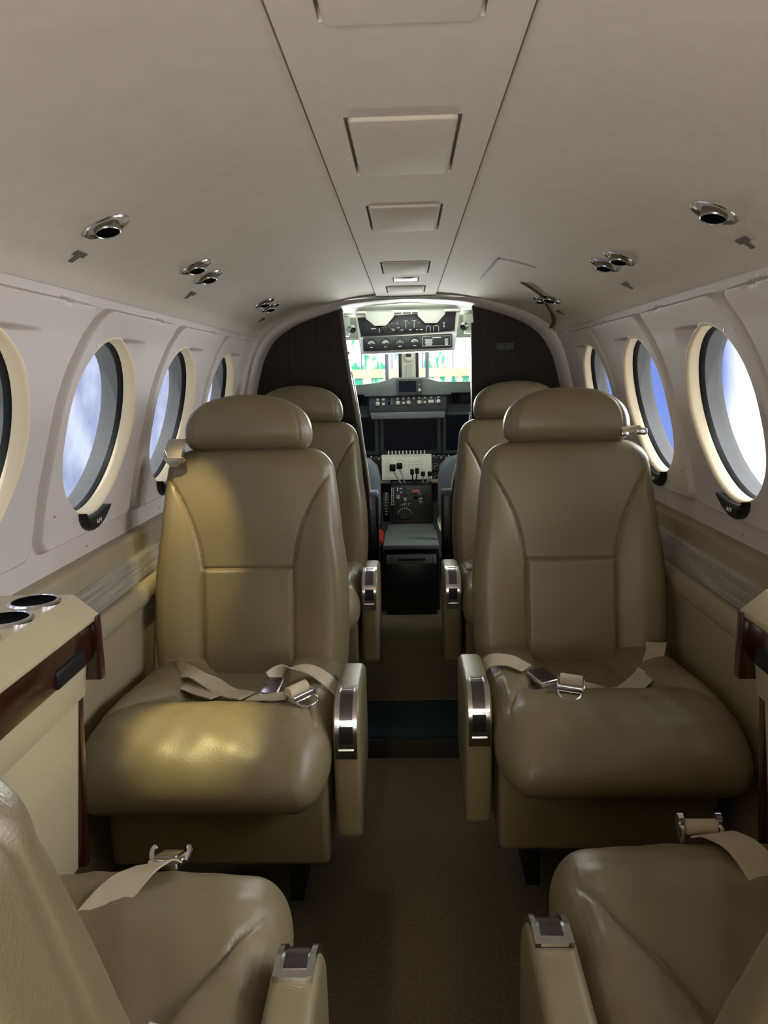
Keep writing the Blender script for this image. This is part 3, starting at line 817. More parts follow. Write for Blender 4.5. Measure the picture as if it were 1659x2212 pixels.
def partition(s, name):
    inn = [(.278,1.46),(.271,1.36),(.262,1.26),(.240,1.12),(.222,1.0),(.208,.88),(.188,.72),(.182,.60),(.18,.40),(.18,.077)] if s < 0 else [(.279,1.46),(.279,.99),(.262,.92),(.235,.84),(.21,.75),(.195,.66),(.185,.40),(.18,.077)]
    inn = [(p.x, p.y) for p in catmull([(x, z, 0) for x, z in inn], 5)]
    if s > 0: inn = [(x, z) if z < .985 else (.279, z) for x, z in inn]
    outer = [(x, z) for x, z in inset([(-x/.965, z) for x, z in AP if x > .265], .016)]
    outer = [(-x, z) for x, z in outer]
    poly = [(.66,.077)] + outer + inn[1:]
    PS = .965; poly = [(s*x*PS, z) for x, z in poly]; inn = [(x*PS, z) for x, z in inn]
    bm = NB(); prism(bm, poly, .03, XZ((0,3.205,0)), bev=.0)
    p = struct(obj(name, bm, M['wood'], smooth=False))
    # aisle edge trim: wood nosing and pale gasket
    bm = NB(); ribbon(bm, [(s*(x-.004), 3.188, z) for x, z in inn if z < 1.45][::2], Yv, .042, .012, 2); obj('edge_nosing', bm, M['woodr'] if s < 0 else M['wood'], p)
    bm = NB(); ribbon(bm, [(s*(x-.011), 3.228, z) for x, z in inn if (z < 1.19 if s < 0 else z < 1.0) and z > .60][::2], Yv, .03, .006, 2); obj('edge_trim', bm, M['white'], p)
    if s < 0:
        bm = NB(); box(bm, (-.268,3.17,1.432), (.014,.014,.012), .002); box(bm, (-.244,3.20,1.252), (.02,.04,.012), .003); box(bm, (-.242,3.20,1.222), (.012,.05,.012), .003); obj('door_latch', bm, M['steel'], p)
    return p
partition(-1, 'wall_front_left'); partition(1, 'wall_front_right')
for i, (x, lb) in enumerate(((.377,'dark grey switch plate on the right wood partition, the one nearer the aisle'),(.413,'dark grey switch plate on the right wood partition, the one nearer the windows'))):
    bm = NB(); prism(bm, rrect2(.034,.028,.003), .003, XZ((x,3.175,1.264)), bev=.0008)
    p = tag(obj('switch_plate', bm, M['greyd'], smooth=False), lb, 'switch plate', 'switch plates on the wood partition')
for s, lb in ((-1,'black literature pocket with pale rim at the left foot of the cockpit doorway'),(1,'black literature pocket with grey rim at the right foot of the cockpit doorway')):
    t = thing('literature_pocket', lb, 'pocket', (s*.168,3.19,.29), group='pockets beside the cockpit doorway')
    bm = NB(); box(bm, (s*-.002,-.02+.075,.19), (.066,.06,.37), .012, 3); obj('pocket_body', bm, M['blackl'], t)
    bm = NB(); box(bm, (s*-.002,-.022+.075,.375), (.068,.062,.026), .010, 3); obj('pocket_rim', bm, M['sill'] if s < 0 else M['greyp'], t)

# ------------------------------------------------------------------ cockpit
# shell
bm = NB(); box(bm, (0,4.55,.55), (1.56,.04,1.12)); struct(obj('wall_cockpit_front', bm, M['greenwhite'], smooth=False))
bm = NB(); box(bm, (0,4.57,1.47), (1.56,.04,.20)); struct(obj('wall_windshield_header', bm, M['greenwhite'], smooth=False))
for x, nm in ((-.775,'left'),(.775,'right')):
    bm = NB(); box(bm, (x,4.0,.75), (.04,1.2,1.5)); struct(obj('wall_cockpit_'+nm, bm, M['greenwhite'], smooth=False))
bm = NB(); box(bm, (0,4.0,1.555), (1.56,1.25,.04)); box(bm, (0,3.33,1.492), (1.4,.44,.03)); struct(obj('ceiling_cockpit', bm, M['greenwhite'], smooth=False))
bm = NB()
prism(bm, [(-.5,0),(.5,0),(.5,.04),(-.5,.04)], .6, basis((0,3.46,1.478),(1,0,0),(0,-.08,1),(0,1,-.04)), bev=.004)
struct(obj('trim_2', bm, M['greenwhite']))
for s in (-1,1):
    bm = NB(); prism(bm, [(s*.285,1.50),(s*.60,1.46),(s*.60,1.36),(s*.29,1.36)], .03, XZ((0,4.0,0)), bev=.006)
    struct(obj('trim_%d' % (3 if s < 0 else 4), bm, M['greenwhite']))
# windshield panes, posts
for s, n in ((-1, wi+1), (1, wi+2)):
    we = struct(empty('window_%d' % n, (s*.4,4.5,1.25)))
    bm = NB(); box(bm, (0,0,0), (.68,.006,.34)); obj('pane', bm, M['wsglass'], we)
    bm = NB(); cyl(bm, (s*(.115-.4),-.03,-.16), (s*(.115-.4),-.03,.16), .011, seg=12); obj('pane_divider', bm, M['sill'], we)
cp = thing('windshield_post', 'white centre post of the windshield with a magnetic compass', 'post', (.008,4.44,1.12))
bm = NB(); box(bm, (0,0,.10), (.080,.03,.26), .008, 3); obj('post_body', bm, M['white'], cp)
bm = NB()
for x in (-.048,.048): box(bm, (x,.01,.10), (.018,.03,.27), .004)
obj('post_seal', bm, M['blackp'], cp)
bm = NB(); lathe(bm, [(.001,-.024),(.018,-.022),(.026,-.014),(.028,0),(.028,.012)], (0,-.02,.140), (0,1,0), 28); comp = obj('compass_body', bm, M['white'], cp)
bm = NB(); box(bm, (0,-.043,.150), (.030,.006,.016), .002); obj('compass_window', bm, M['black'], comp)
bm = NB(); box(bm, (0,-.0195,.05), (.034,.012,.10), .008, 3); obj('post_cover', bm, M['greenwhite'], cp)

# overhead console
oc = thing('overhead_console', 'black and white overhead switch console above the windshield', 'console', (0,3.8,1.28))
def ocz(z): return z-1.28
bm = NB(); prism(bm, [(-.250,1.47),(.262,1.47),(.232,1.275),(-.225,1.265)], .10, XZ((0,3.93,-1.28+0))@Matrix.Translation((0,0,0)), bev=.006)
for v in bm.verts: v.co.y -= 3.8
obj('console_housing', bm, M['white'], oc)
bm = NB(); prism(bm, rrect2(.432,.066,.008), .01, basis((.004,.02,ocz(1.316)),(.9997,0,.02),(-.02,0,.9997),(0,-1,0)), bev=.002); gp = obj('gauge_panel', bm, M['blackp'], oc)
bm = NB(); prism(bm, [(-.226,-.048),(.226,-.040),(.236,.05),(-.240,.042)], .008, basis((.004,.022,ocz(1.402)),(.9997,0,.02),(-.02,0,.9997),(0,-1,0)), bev=.002); sp = obj('switch_panel', bm, M['blackp'], oc)
for i, x in enumerate((-.176,-.107,-.037,.034)):
    zc = ocz(1.3155+.02*x); y = .008
    bm = NB(); lathe(bm, [(.026,0),(.026,.003),(.0245,.004),(.0235,.002)], (x+.004,y+.002,zc), (0,-1,0), 32); g = obj('gauge', bm, M['greyd'], oc)
    g.parent = gp
    bm = NB()
    if i == 2:
        for a in range(-4,5):
            box(bm, (x+.004+a*.004, y-.003, zc+.006-.00035*a*a), (.0036,.001,.0022))
        box(bm, (x+.004, y-.003, zc+.004), (.0014,.001,.016))
    else:
        for a in range(-5,6):
            an = R(90-a*13); box(bm, (x+.004+.0165*math.cos(an)*1.0, y-.003, zc-.004+.0165*math.sin(an)), (.003,.001,.0045), 0, 1)
        for e in range(4): box(bm, (x-.002+.004*e, y-.003, zc+.005+.001*(e%2)), (.0025,.001,.004))
        box(bm, (x-.004, y-.003, zc-.001), (.010,.001,.0016), 0, 1, Matrix.Translation((x,y,zc))@Matrix.Rotation(R(35),4,'Y')@Matrix.Translation((-x,-y,-zc)))
    box(bm, (x+.004, y-.003, zc-.016), (.013,.001,.003)); obj('gauge_markings', bm, M['ink'], g)
bm = NB(); zc = ocz(1.320); y = .0085
for (cx, cz, w, h) in ((.145,.023,.136,.0016),(.145,-.023,.136,.0016),(.077,0,.0016,.046),(.213,0,.0016,.046)): box(bm, (cx,y,zc+cz), (w,.001,h))
box(bm, (.145,y,zc+.016), (.042,.001,.0038))
for k in range(6):
    zz = zc+.008-.0052*k
    box(bm, (.106,y,zz), (.038-.004*(k%3),.001,.0026)); box(bm, (.192,y,zz), (.018-.003*(k%2),.001,.0026))
obj('checklist_placard', bm, M['ink'], gp)
bm = NB(); zc = ocz(1.37); y = .0125
def bar(x, z, w, h): box(bm, (x, y, ocz(z)), (w,.001,h))
bar(-.160,1.385,.022,.004)
obj('switch_lettering', bm, M['ink'], sp); bm = NB()
for x0, x1 in ((-.130,-.085),(.095,.115),(.130,.155)):
    for x in (x0,x1): bar(x,1.378,.0016,.024)
    bar((x0+x1)/2,1.392,(x1-x0)*.6,.002)
bar(-.085,1.39,.0016,.046)
for x in (-.003,.037):
    bar(x,1.402,.0018,.034); bar(x,1.418,.020,.002)
for x in (-.062,-.022,.018,.054,.072): bar(x,1.376,.013,.0028)
for x in (-.04,-.068): bar(x,1.395+x*.2,.014,.0018)
obj('switch_lettering', bm, M['ink'], sp); bm = NB()
bar(.181,1.398,.0022,.02); bar(.181,1.386,.006,.004); bar(.181,1.404,.012,.002)
obj('switch_lettering', bm, M['ink'], sp); bm = NB()
for x in (-.07,-.045,.06,.012): bar(x,1.408,.004,.0025)
obj('switch_lettering', bm, M['ink'], sp)
for x in (-.115,-.05,-.003,.037,.06,.105,.142):
    bm = NB(); box(bm, (x,.008,ocz(1.374)), (.008,.016,.010), .002); obj('toggle_switch', bm, M['black'], sp)
for s, x, lb in ((-1,-.128,'left beige sun visor folded over the overhead console'),(1,.120,'right beige sun visor folded over the overhead console')):
    out = [(-.070,.066),(.070,.066),(.070,.030),(.030,-.012),(-.024,-.012),(-.066,.022)] if s < 0 else [(-.066,.066),(.066,.066),(.066,.036),(.026,-.006),(-.030,-.006),(-.066,.030)]
    bm = NB(); prism(bm, out, .012, XZ((0,0,0)), bev=.003); v = obj('sun_visor', bm, M['white'], oc); v.location = (x,-.015,.128)
    bm = NB(); prism(bm, [(a*.93, (b-.03)*.90+.032) for a, b in out], .004, XZ((0,-.011,0)), bev=.001); obj('visor_face', bm, M['greenwhite'], v)
bm = NB(); box(bm, (.005,3.80,1.465), (.50,.06,.022), .006, 2)
for x in (-.02,.025): box(bm, (x,3.772,1.452), (.006,.01,.012), .002)
struct(obj('trim_5', bm, M['white']))
for s, x, lb in ((-1,-.276,'chrome eyeball lamp on the left cockpit ceiling side'),(1,.290,'chrome eyeball lamp on the right cockpit ceiling side')):
    t = thing('eyeball_lamp', lb, 'lamp', (x,3.955,1.395), group='cockpit eyeball lamps')
    bm = NB(); lathe(bm, [(.0,-.018),(.014,-.016),(.021,-.006),(.022,.006),(.017,.014)], (0,0,0), (-s*.5,-.6,-.5), 24); obj('lamp_housing', bm, M['chrome'], t)
    bm = NB(); lathe(bm, [(.017,.012),(.013,.008),(.001,.006)], (0,0,0), (-s*.5,-.6,-.5), 24); obj('lamp_mouth', bm, M['black'], t)

# instrument panel
ip = thing('instrument_panel', 'grey and black cockpit instrument panel under the windshield', 'instrument panel', (0,4.3,.55))
def B2(bm, x0, x1, z0, z1, y, d, bev=.002): box(bm, ((x0+x1)/2, y-4.3+d/2, (z0+z1)/2-.55), (x1-x0, d, z1-z0), bev); return bm
bm = NB(); B2(bm, -.72,.72,.45,1.07,4.335,.12,.004); obj('panel_board', bm, M['greyd'], ip)
bm = NB(); prism(bm, [(-.74,1.062),(-.235,1.062),(-.235,1.052),(.235,1.052),(.235,1.062),(.74,1.062),(.74,1.115),(.33,1.118),(.17,1.122),(.09,1.148),(-.075,1.150),(-.16,1.124),(-.30,1.112),(-.74,1.105)], .16, XZ((0,.06,-.55)), bev=.006)
obj('glareshield', bm, M['greyp'], ip)
bm = NB(); B2(bm, -.212,.210,.964,1.053,4.225,.10,.004); gd = obj('autopilot_panel', bm, M['greyd'], ip)
bm = NB(); prism(bm, [(-.205,0),(.203,0),(.196,-.036),(-.198,-.036)], .03, XZ((0,-.085,.965-.55)), bev=.004); obj('palm_rest', bm, M['greyp'], gd)
def px2x(px): return (px-883)*.00250
fx = lambda X: px2x(790+X/8.73)
bm = NB(); bk = NB(); lines = NB()
zr = lambda Yp: 1.053 - (810+Yp/8.73-853)*.00262
yk = -.077
for Xp, Yp, w, h in ((240,440,.016,.010),(347,440,.016,.010),(622,430,.016,.010),(730,430,.016,.010),(828,428,.016,.010),(925,428,.016,.011),(1030,425,.016,.010),(1135,425,.014,.010),(1255,422,.014,.010),(1390,420,.015,.010),(347,520,.016,.013),(730,508,.017,.012),(1135,500,.014,.011),(1255,490,.034,.017)):
    box(bm, (fx(Xp), yk, zr(Yp)-.55), (w*.9,.008,h), .0015); 
obj('panel_keys', bm, M['key'], gd)
for Xp, Yp in ((240,512),(622,505),(828,502),(1030,500),(1390,492)):
    bm = NB(); lathe(bm, [(.0115,0),(.011,.012),(.008,.013),(.006,.018),(.001,.018)], (fx(Xp), -.075, zr(Yp)-.55), (0,-1,0), 18); obj('selector_knob', bm, M['key'], gd)
bm = NB()
for Xp in (508,1085,1335): box(bm, (fx(Xp), -.0755, zr(475)-.55), (.0018,.001,.034))
for Xp in (240,347,622,730,828,925,1030): box(bm, (fx(Xp), -.0755, zr(408)-.55), (.006,.001,.002))
obj('panel_lettering', bm, M['ink'], gd)
bm = NB(); cyl(bm, (fx(440),-.074,zr(475)-.55), (fx(465),-.074,zr(475)-.55), .017, seg=20); obj('pitch_wheel', bm, M['black'], gd)
# standby display
sd = thing('standby_display', 'small standby display set in the middle of the grey glareshield', 'display', (.012,4.184,1.10))
bm = NB(); prism(bm, rrect2(.136,.086,.006), .016, XZ((-.002,.012,.0)), bev=.002); obj('bezel', bm, M['greyd'], sd)
bm = NB(); prism(bm, rrect2(.094,.058,.002), .002, XZ((-.012,-.004,.002)), bev=.0004); obj('screen', bm, M['screen'], sd, smooth=False)
bm = NB(); lathe(bm, [(.009,0),(.008,.01),(.001,.01)], (.052,-.004,-.018), (0,-1,0), 16); box(bm, (.052,-.005,.010), (.008,.003,.004), .001); obj('display_knob', bm, M['key'], sd)
# flight displays
for x0, x1, z1, z0, lb in ((-.47,-.168,.955,.725,'left dark flight display, partly hidden by the seat and partition'),(-.156,.180,.962,.725,'central wide dark navy flight display in the instrument panel'),(.192,.50,.958,.722,'right dark flight display, partly hidden by the seat and partition')):
    t = thing('flight_display', lb, 'display', ((x0+x1)/2,4.33,(z0+z1)/2), group='flight displays'); w = x1-x0; h = z1-z0
    bm = NB(); prism(bm, rrect2(w,h,.008), .026, XZ((0,0,0)), bev=.003); obj('bezel', bm, M['greyd'], t)
    bm = NB(); prism(bm, rrect2(w-.036,h-.042,.003), .002, XZ((0,-.0265,.002)), bev=.0005); obj('screen', bm, M['screen'], t, smooth=False)
    bm = NB(); box(bm, (0,-.0275,h/2-.010), (.022,.001,.005)); obj('bezel_mark', bm, M['ink'], t)
for x, lb in ((-.272,'round black air outlet on the left of the instrument panel'),(.268,'round black air outlet on the right of the instrument panel')):
    t = thing('panel_air_outlet', lb, 'air vent', (x,4.33,1.03), group='round outlets in the instrument panel')
    bm = NB(); lathe(bm, [(.024,.0),(.024,.012),(.019,.014),(.016,.008)], (0,0,0), (0,-1,0), 24); obj('outlet_ring', bm, M['blackp'], t)
    bm = NB(); lathe(bm, [(.015,.006),(.013,.012),(.001,.016)], (0,0,0), (0,-1,0), 20); obj('outlet_ball', bm, M['black'], t)
for x in (-.475,.475):
    bm = NB(); B2(bm, x-.245,x+.245,1.0,1.06,4.325,.02,.002); obj('panel_recess', bm, M['blackp'], ip)
# lower sub panel with white marks and small dials
bm = NB(); B2(bm, -.5,.5,.55,.718,4.29,.04,.003); sub = obj('sub_panel', bm, M['blackp'], ip)
bm = NB()
for i in range(14):
    x = -.21+.014*i if i < 5 else .125+.014*(i-5)
    box(bm, (x,-.011,.715-.55-.01*(i%2)), (.007,.001,.003+.006*((i*7)%3==0)))
obj('sub_panel_marks', bm, M['ink'], sub)
for k, (x, z) in enumerate(((.148,.655),(.186,.657),(.148,.600),(.186,.602))):
    bm = NB(); lathe(bm, [(.0185,.0),(.0185,.004),(.0168,.004),(.0168,.001)], (x,-.010,z-.55), (0,-1,0), 28); g = obj('dial', bm, M['greyink'], sub)
    bm = NB(); box(bm, (x+.004,-.0125,z-.55+.004), (.012,.001,.003), 0, 1); box(bm, (x-.005,-.0125,z-.55-.004), (.003,.001,.009)); obj('dial_needle', bm, M['ink'], g)

# pedestal
pd = thing('control_pedestal', 'black centre pedestal with power levers, trim wheel and white lettering', 'pedestal', (.012,3.98,.077))
bm = NB()
# sloped face: side profile extruded in x
prism(bm, [(3.93-3.98,0),(3.93-3.98,.345),(4.02-3.98,.510),(4.06-3.98,.528),(4.20-3.98,.50),(4.24-3.98,.40),(4.24-3.98,0)], .216, basis((-.108,0,0),(0,1,0),(0,0,1),(1,0,0)), bev=.008)
obj('pedestal_body', bm, M['blackp'], pd)
FD = Vector((0,.09,.165)).normalized(); FN = Vector((0,-.165,.09)).normalized(); FO = Vector((0,3.93-3.98,.345))
FM = basis(FO+FN*.0005, Vector((1,0,0)), FD, FN)   # u across, v up the face (0..0.188)
def fb(bm, u, v, w, h, t=.001): box(bm, (u,v,t/2), (w,h,t), 0, 1, FM)
bm = NB()
fb(bm,-.0945,.128,.0015,.10); fb(bm,-.1085+.002,.128,.0015,.10); 
for k in range(8): fb(bm,-.1005,.085+.0125*k,.009,.0018)
for u, v, w, h in ((-.074,.168,.005,.02),(-.058,.172,.012,.006),(-.056,.150,.010,.006),(-.070,.135,.020,.003),(-.072,.128,.020,.003),(-.072,.122,.018,.003),(-.070,.116,.014,.003),
                   (-.018,.170,.007,.004),(-.018,.146,.007,.004),(-.034,.118,.022,.004),(-.034,.110,.014,.003),(-.034,.104,.008,.003),
                   (.040,.142,.012,.004),(.048,.113,.020,.003),(.060,.118,.022,.003),(.042,.106,.010,.003),(.046,.098,.018,.002),(.046,.090,.010,.002),
                   (-.050,.083,.010,.002),(-.036,.086,.018,.003),(-.014,.086,.014,.002),(-.038,.079,.003,.007),(-.060,.078,.008,.002),(-.018,.079,.010,.002)): fb(bm,u,v,w,h)
for k in range(9):
    a = R(15+150*k/8); fb(bm, -.038+.036*math.cos(a), .026+.036*math.sin(a), .006,.004)
obj('pedestal_lettering', bm, M['ink'], pd)
bm = NB(); cyl(bm, FM@Vector((-.038,.026,-.01)), FM@Vector((-.038,.026,.012)), .030, seg=32); obj('rudder_trim_knob', bm, M['black'], pd)
bm = NB(); fb(bm,-.036,.155,.010,.05,.002); fb(bm,-.020+.002,.155,.004,.05,.002); obj('lever_slot', bm, M['black'], pd)
bm = NB()
for u in (.008,.022,.036): fb(bm,u,.153,.009,.014,.006)
fb(bm,.022,.160,.030,.004,.004); obj('guard_switches', bm, M['redg'], pd)
bm = NB()
for u, v in ((.022,.128),(.062,.128)): cyl(bm, FM@Vector((u,v,0)), FM@Vector((u,v,.016)), .010, seg=18)
obj('friction_knobs', bm, M['black'], pd)
bm = NB(); fb(bm,.0125,.05,.0012,.1,.0015); fb(bm,.06,.112,.004,.004,.003); obj('face_seams', bm, M['greyd'], pd)
bm = NB(); cyl(bm, (-.150,.02,.40), (-.118,.02,.40), .075, seg=40); tw = obj('trim_wheel', bm, M['black'], pd)
bm = NB()
for k in range(10):
    a = R(200-12*k); box(bm, (-.134,.02+.076*math.cos(a),.40+.076*math.sin(a)), (.014,.006,.006), .002)
obj('wheel_grips', bm, M['greyink'], tw)
def lever(kind, base, tip, knob, m=M['ink'], kw=(.028,.02,.026)):
    bm = NB(); b = Vector(base)-Vector((.012,3.98,.077)); t = Vector(tip)-Vector((.012,3.98,.077))
    tube(bm, [b, b+(t-b)*.35+Vector((0,-.006,0)), t], .004, 8); l = obj(kind, bm, M['steel'] if m is None else m, pd)
    bm = NB(); box(bm, tuple(t+Vector((0,0,kw[2]/3))), kw, .005, 3); obj('lever_knob', bm, M['black'], l)
lever('power_lever', (-.040,4.05,.59), (-.086,4.01,.672), 0, kw=(.032,.026,.036))
lever('power_lever', (-.020,4.05,.59), (-.050,4.02,.682), 0, kw=(.032,.026,.030))
lever('propeller_lever', (.022,4.05,.59), (.016,4.02,.650), 0, m=M['greyd'], kw=(.020,.022,.030))
lever('propeller_lever', (.034,4.05,.59), (.042,4.02,.654), 0, m=M['greyd'], kw=(.020,.022,.030))
lever('condition_lever', (.072,4.05,.59), (.073,4.02,.640), 0, kw=(.022,.022,.024))
lever('condition_lever', (.092,4.05,.59), (.108,4.02,.640), 0, kw=(.022,.022,.024))
# spiral bound checklist
ck = thing('spiral_checklist', 'white spiral bound checklist propped behind the power levers', 'checklist', (-.012,4.17,.60))
u = Vector((1,0,0)); v = Vector((0,.28,1)).normalized(); n = u.cross(v)
CM = basis(Vector((0,-.01,0)), u, v, n)
bm = NB(); box(bm, (0,.070,0), (.272,.140,.008), .002, 2, CM); obj('pages', bm, M['paper'], ck)
bm = NB()
for x0, w in ((-.03,.06),(.055,.07),(-.10,.04)):
    for k in range(7):
        box(bm, (x0,.105-.012*k,.0046), (w*(.6+.4*((k*37)%5)/4),.0012,.0004), 0, 1, CM)
box(bm, (.012,.065,.0046), (.001,.10,.0004), 0, 1, CM); box(bm, (0,.012,.0046), (.25,.001,.0004), 0, 1, CM)
obj('printed_lines', bm, M['greyink'], ck)
bm = NB()
for k in range(11):
    x = -.098+.0196*k; tube(bm, [CM@Vector((x,.128,.006)), CM@Vector((x,.150,.008)), CM@Vector((x,.158,.0)), CM@Vector((x,.140,-.006))], .0035, 8, 4)
obj('binding_rings', bm, M['white'], ck)
for s in (-1,1):
    bm = NB(); box(bm, (s*.17,-.03,.025), (.14,.05,.02), .008, 2); obj('panel_edge_roll', bm, M['cream'], ip)

# box between the pilots
cb = thing('aisle_console_box', 'black storage box with grey lid at the cockpit doorway floor', 'storage box', (.004,3.64,.077))
bm = NB(); box(bm, (0,0,.155), (.256,.50,.27), .008, 2)
for x in (-.09,0,.09): box(bm, (x,-.22,.012), (.05 if x else .11,.04,.03), .004)
obj('box_body', bm, M['blackl'], cb)
bm = NB(); box(bm, (0,-.085,.318), (.252,.34,.022), .005, 2); lid = obj('box_lid', bm, M['greyp'], cb)
bm = NB(); box(bm, (0,.176,.319), (.236,.165,.020), .005, 2); obj('rear_lid', bm, M['greyp'], cb)
bm = NB(); box(bm, (0,-.252,.262), (.224,.010,.040), .003); obj('slot_panel', bm, M['greyp'], cb)
bm = NB(); box(bm, (0,-.258,.262), (.125,.003,.010), .0045, 3); box(bm, (0,-.2575,.284), (.19,.001,.0016)); box(bm, (-.095,-.2575,.262), (.0016,.001,.036)); box(bm, (.095,-.2575,.262), (.0016,.001,.036)); obj('slot', bm, M['black'], cb)
# pilot seats
for s, lb in ((-1,'grey covered left pilot seat glimpsed through the cockpit doorway'),(1,'grey covered right pilot seat glimpsed through the cockpit doorway')):
    t = thing('pilot_seat', lb, 'seat', (s*.38,3.86,.077), group='pilot seats')
    bm = NB(); rings = []
    for z, w, d in ((.32,.215,.05),(.34,.228,.06),(.45,.235,.065),(.58,.236,.065),(.64,.222,.06),(.675,.19,.05),(.69,.13,.03)):
        rings.append([(x, y+ (z-.32)*-.10, z) for x, y in rring(w, d, .04, 60)])
    loftv(bm, rings); obj('seat_back', bm, M['greyfab'], t)
    bm = NB(); box(bm, (0,.22,.28), (.44,.40,.10), .03, 3); obj('seat_cushion', bm, M['blackl'], t)
    bm = NB(); box(bm, (0,.2,.115), (.34,.34,.23), .01); obj('seat_base', bm, M['black'], t)
t = thing('fire_extinguisher', 'red fire extinguisher peeking out left of the black storage box', 'fire extinguisher', (-.156,3.47,.077))
bm = NB(); lathe(bm, [(.001,0),(.026,.002),(.030,.02),(.030,.20),(.024,.235),(.012,.25),(.011,.26)], (0,-.02,.325), (0,1,0), 24); obj('cylinder_body', bm, M['red'], t)
bm = NB(); box(bm, (0,.255,.325), (.03,.03,.04), .006); box(bm, (0,.265,.352), (.012,.05,.008), .002); obj('valve_head', bm, M['blackp'], t)
bm = NB(); box(bm, (0,.08,.1475), (.05,.18,.295), .006); obj('mounting_bracket', bm, M['black'], t)
bm = NB(); ribbon(bm, [(.172,3.50,.40),(.160,3.50,.43),(.142,3.50,.47),(.140,3.50,.505),(.158,3.50,.520),(.176,3.50,.500)], [Vector((.5,1,0))]*6, .05, .004)
tag(obj('cream_strap', bm, M['belt']), 'cream harness strap looped beside the black storage box', 'strap')

# ------------------------------------------------------------------ outside
# weathered white and green hangar boards ahead
def boards(nt, b):
    tc = nt.nodes.new('ShaderNodeTexCoord'); mp = nt.nodes.new('ShaderNodeMapping'); mp.inputs['Scale'].default_value = (3.0,1,.7)
    nt.links.new(tc.outputs['Object'], mp.inputs['Vector'])
    n = nt.nodes.new('ShaderNodeTexNoise'); n.inputs['Scale'].default_value = 2.6; n.inputs['Detail'].default_value = 7; n.inputs['Roughness'].default_value = .65
    nt.links.new(mp.outputs[0], n.inputs['Vector'])
    cr = nt.nodes.new('ShaderNodeValToRGB'); cr.color_ramp.elements[0].position = .0; cr.color_ramp.elements[0].color = rgb(60,175,150)
    cr.color_ramp.elements[1].position = .46; cr.color_ramp.elements[1].color = rgb(70,180,152)
    e = cr.color_ramp.elements.new(.48); e.color = rgb(225,215,180); e = cr.color_ramp.elements.new(.52); e.color = rgb(238,238,225)
    nt.links.new(n.outputs['Fac'], cr.inputs[0]); nt.links.new(cr.outputs[0], b.inputs['Base Color']); b.inputs['Roughness'].default_value = .9
M['boards'] = emit_tex('peeling_boards', boards)
t = thing('weathered_board_wall', 'sunlit white wall with peeling green paint seen through the windshield', 'wall', (0,9,-.6))
bm = NB()
for k in range(-5,6): box(bm, (k*.35,0,1.4), (.34,.04,2.4), .006)
obj('boards', bm, M['boards'], t, smooth=False)
bm = NB(); box(bm, (0,-.04,1.80), (3.8,.05,.10), .01); obj('bottom_rail', bm, mat('rail', rgb(225,205,165), .9, var=.2, vscale=12), t)
bm = NB(); box(bm, (0,9.2,-.62), (2.0,6.5,.04)); struct(obj('floor_apron', bm, mat('apron', rgb(235,232,222), .95, var=.05, vscale=3), smooth=False))
# hangar on the left
def hang(nt, b):
    tc = nt.nodes.new('ShaderNodeTexCoord'); n = nt.nodes.new('ShaderNodeTexNoise'); n.inputs['Scale'].default_value = .9; n.inputs['Detail'].default_value = 4
    nt.links.new(tc.outputs['Object'], n.inputs['Vector'])
    cr = nt.nodes.new('ShaderNodeValToRGB'); cr.color_ramp.elements[0].position = .35; cr.color_ramp.elements[0].color = rgb(62,68,90)
    cr.color_ramp.elements[1].position = .65; cr.color_ramp.elements[1].color = rgb(98,102,114)
    nt.links.new(n.outputs['Fac'], cr.inputs[0]); nt.links.new(cr.outputs[0], b.inputs['Base Color']); b.inputs['Roughness'].default_value = .9
M['hangar'] = emit_tex('hangar_wall', hang)
bm = NB(); box(bm, (-7,14,2.6), (.1,44,10.4)); 
tag(obj('hangar_wall', bm, M['hangar'], smooth=False), 'hazy grey blue hangar wall outside the left windows', 'wall')

# ------------------------------------------------------------------ world
w = bpy.data.worlds.new('sky'); SC.world = w; w.use_nodes = True; nt = w.node_tree; bg = nt.nodes['Background']
tc = nt.nodes.new('ShaderNodeTexCoord'); sep = nt.nodes.new('ShaderNodeSeparateXYZ'); nt.links.new(tc.outputs['Generated'], sep.inputs[0])
gr = nt.nodes.new('ShaderNodeValToRGB'); gr.color_ramp.elements[0].position = .46; gr.color_ramp.elements[0].color = (.26,.38,.95,1)
gr.color_ramp.elements[1].position = .75; gr.color_ramp.elements[1].color = (.16,.28,.90,1)
mp = nt.nodes.new('ShaderNodeMapRange'); mp.inputs['From Min'].default_value = -1; nt.links.new(sep.outputs['Z'], mp.inputs['Value']); nt.links.new(mp.outputs[0], gr.inputs[0])
# bright cloud bank towards the aft right
cl = nt.nodes.new('ShaderNodeMapRange'); cl.inputs['From Min'].default_value = .931; cl.inputs['From Max'].default_value = .919
nt.links.new(sep.outputs['Y'], cl.inputs['Value'])
n = nt.nodes.new('ShaderNodeTexNoise'); n.inputs['Scale'].default_value = 7; n.inputs['Detail'].default_value = 5; nt.links.new(tc.outputs['Generated'], n.inputs['Vector'])
ad = nt.nodes.new('ShaderNodeMath'); ad.operation = 'MULTIPLY_ADD'; ad.inputs[1].default_value = .3; nt.links.new(n.outputs['Fac'], ad.inputs[0]); nt.links.new(cl.outputs[0], ad.inputs[2])
mr2 = nt.nodes.new('ShaderNodeMapRange'); mr2.inputs['From Min'].default_value = .3; mr2.inputs['From Max'].default_value = .95; nt.links.new(ad.outputs[0], mr2.inputs['Value'])
mx = nt.nodes.new('ShaderNodeMixRGB'); mx.inputs[2].default_value = (1.5,1.55,1.6,1); nt.links.new(mr2.outputs[0], mx.inputs[0]); nt.links.new(gr.outputs[0], mx.inputs[1])
nt.links.new(mx.outputs[0], bg.inputs[0]); bg.inputs[1].default_value = 1.0

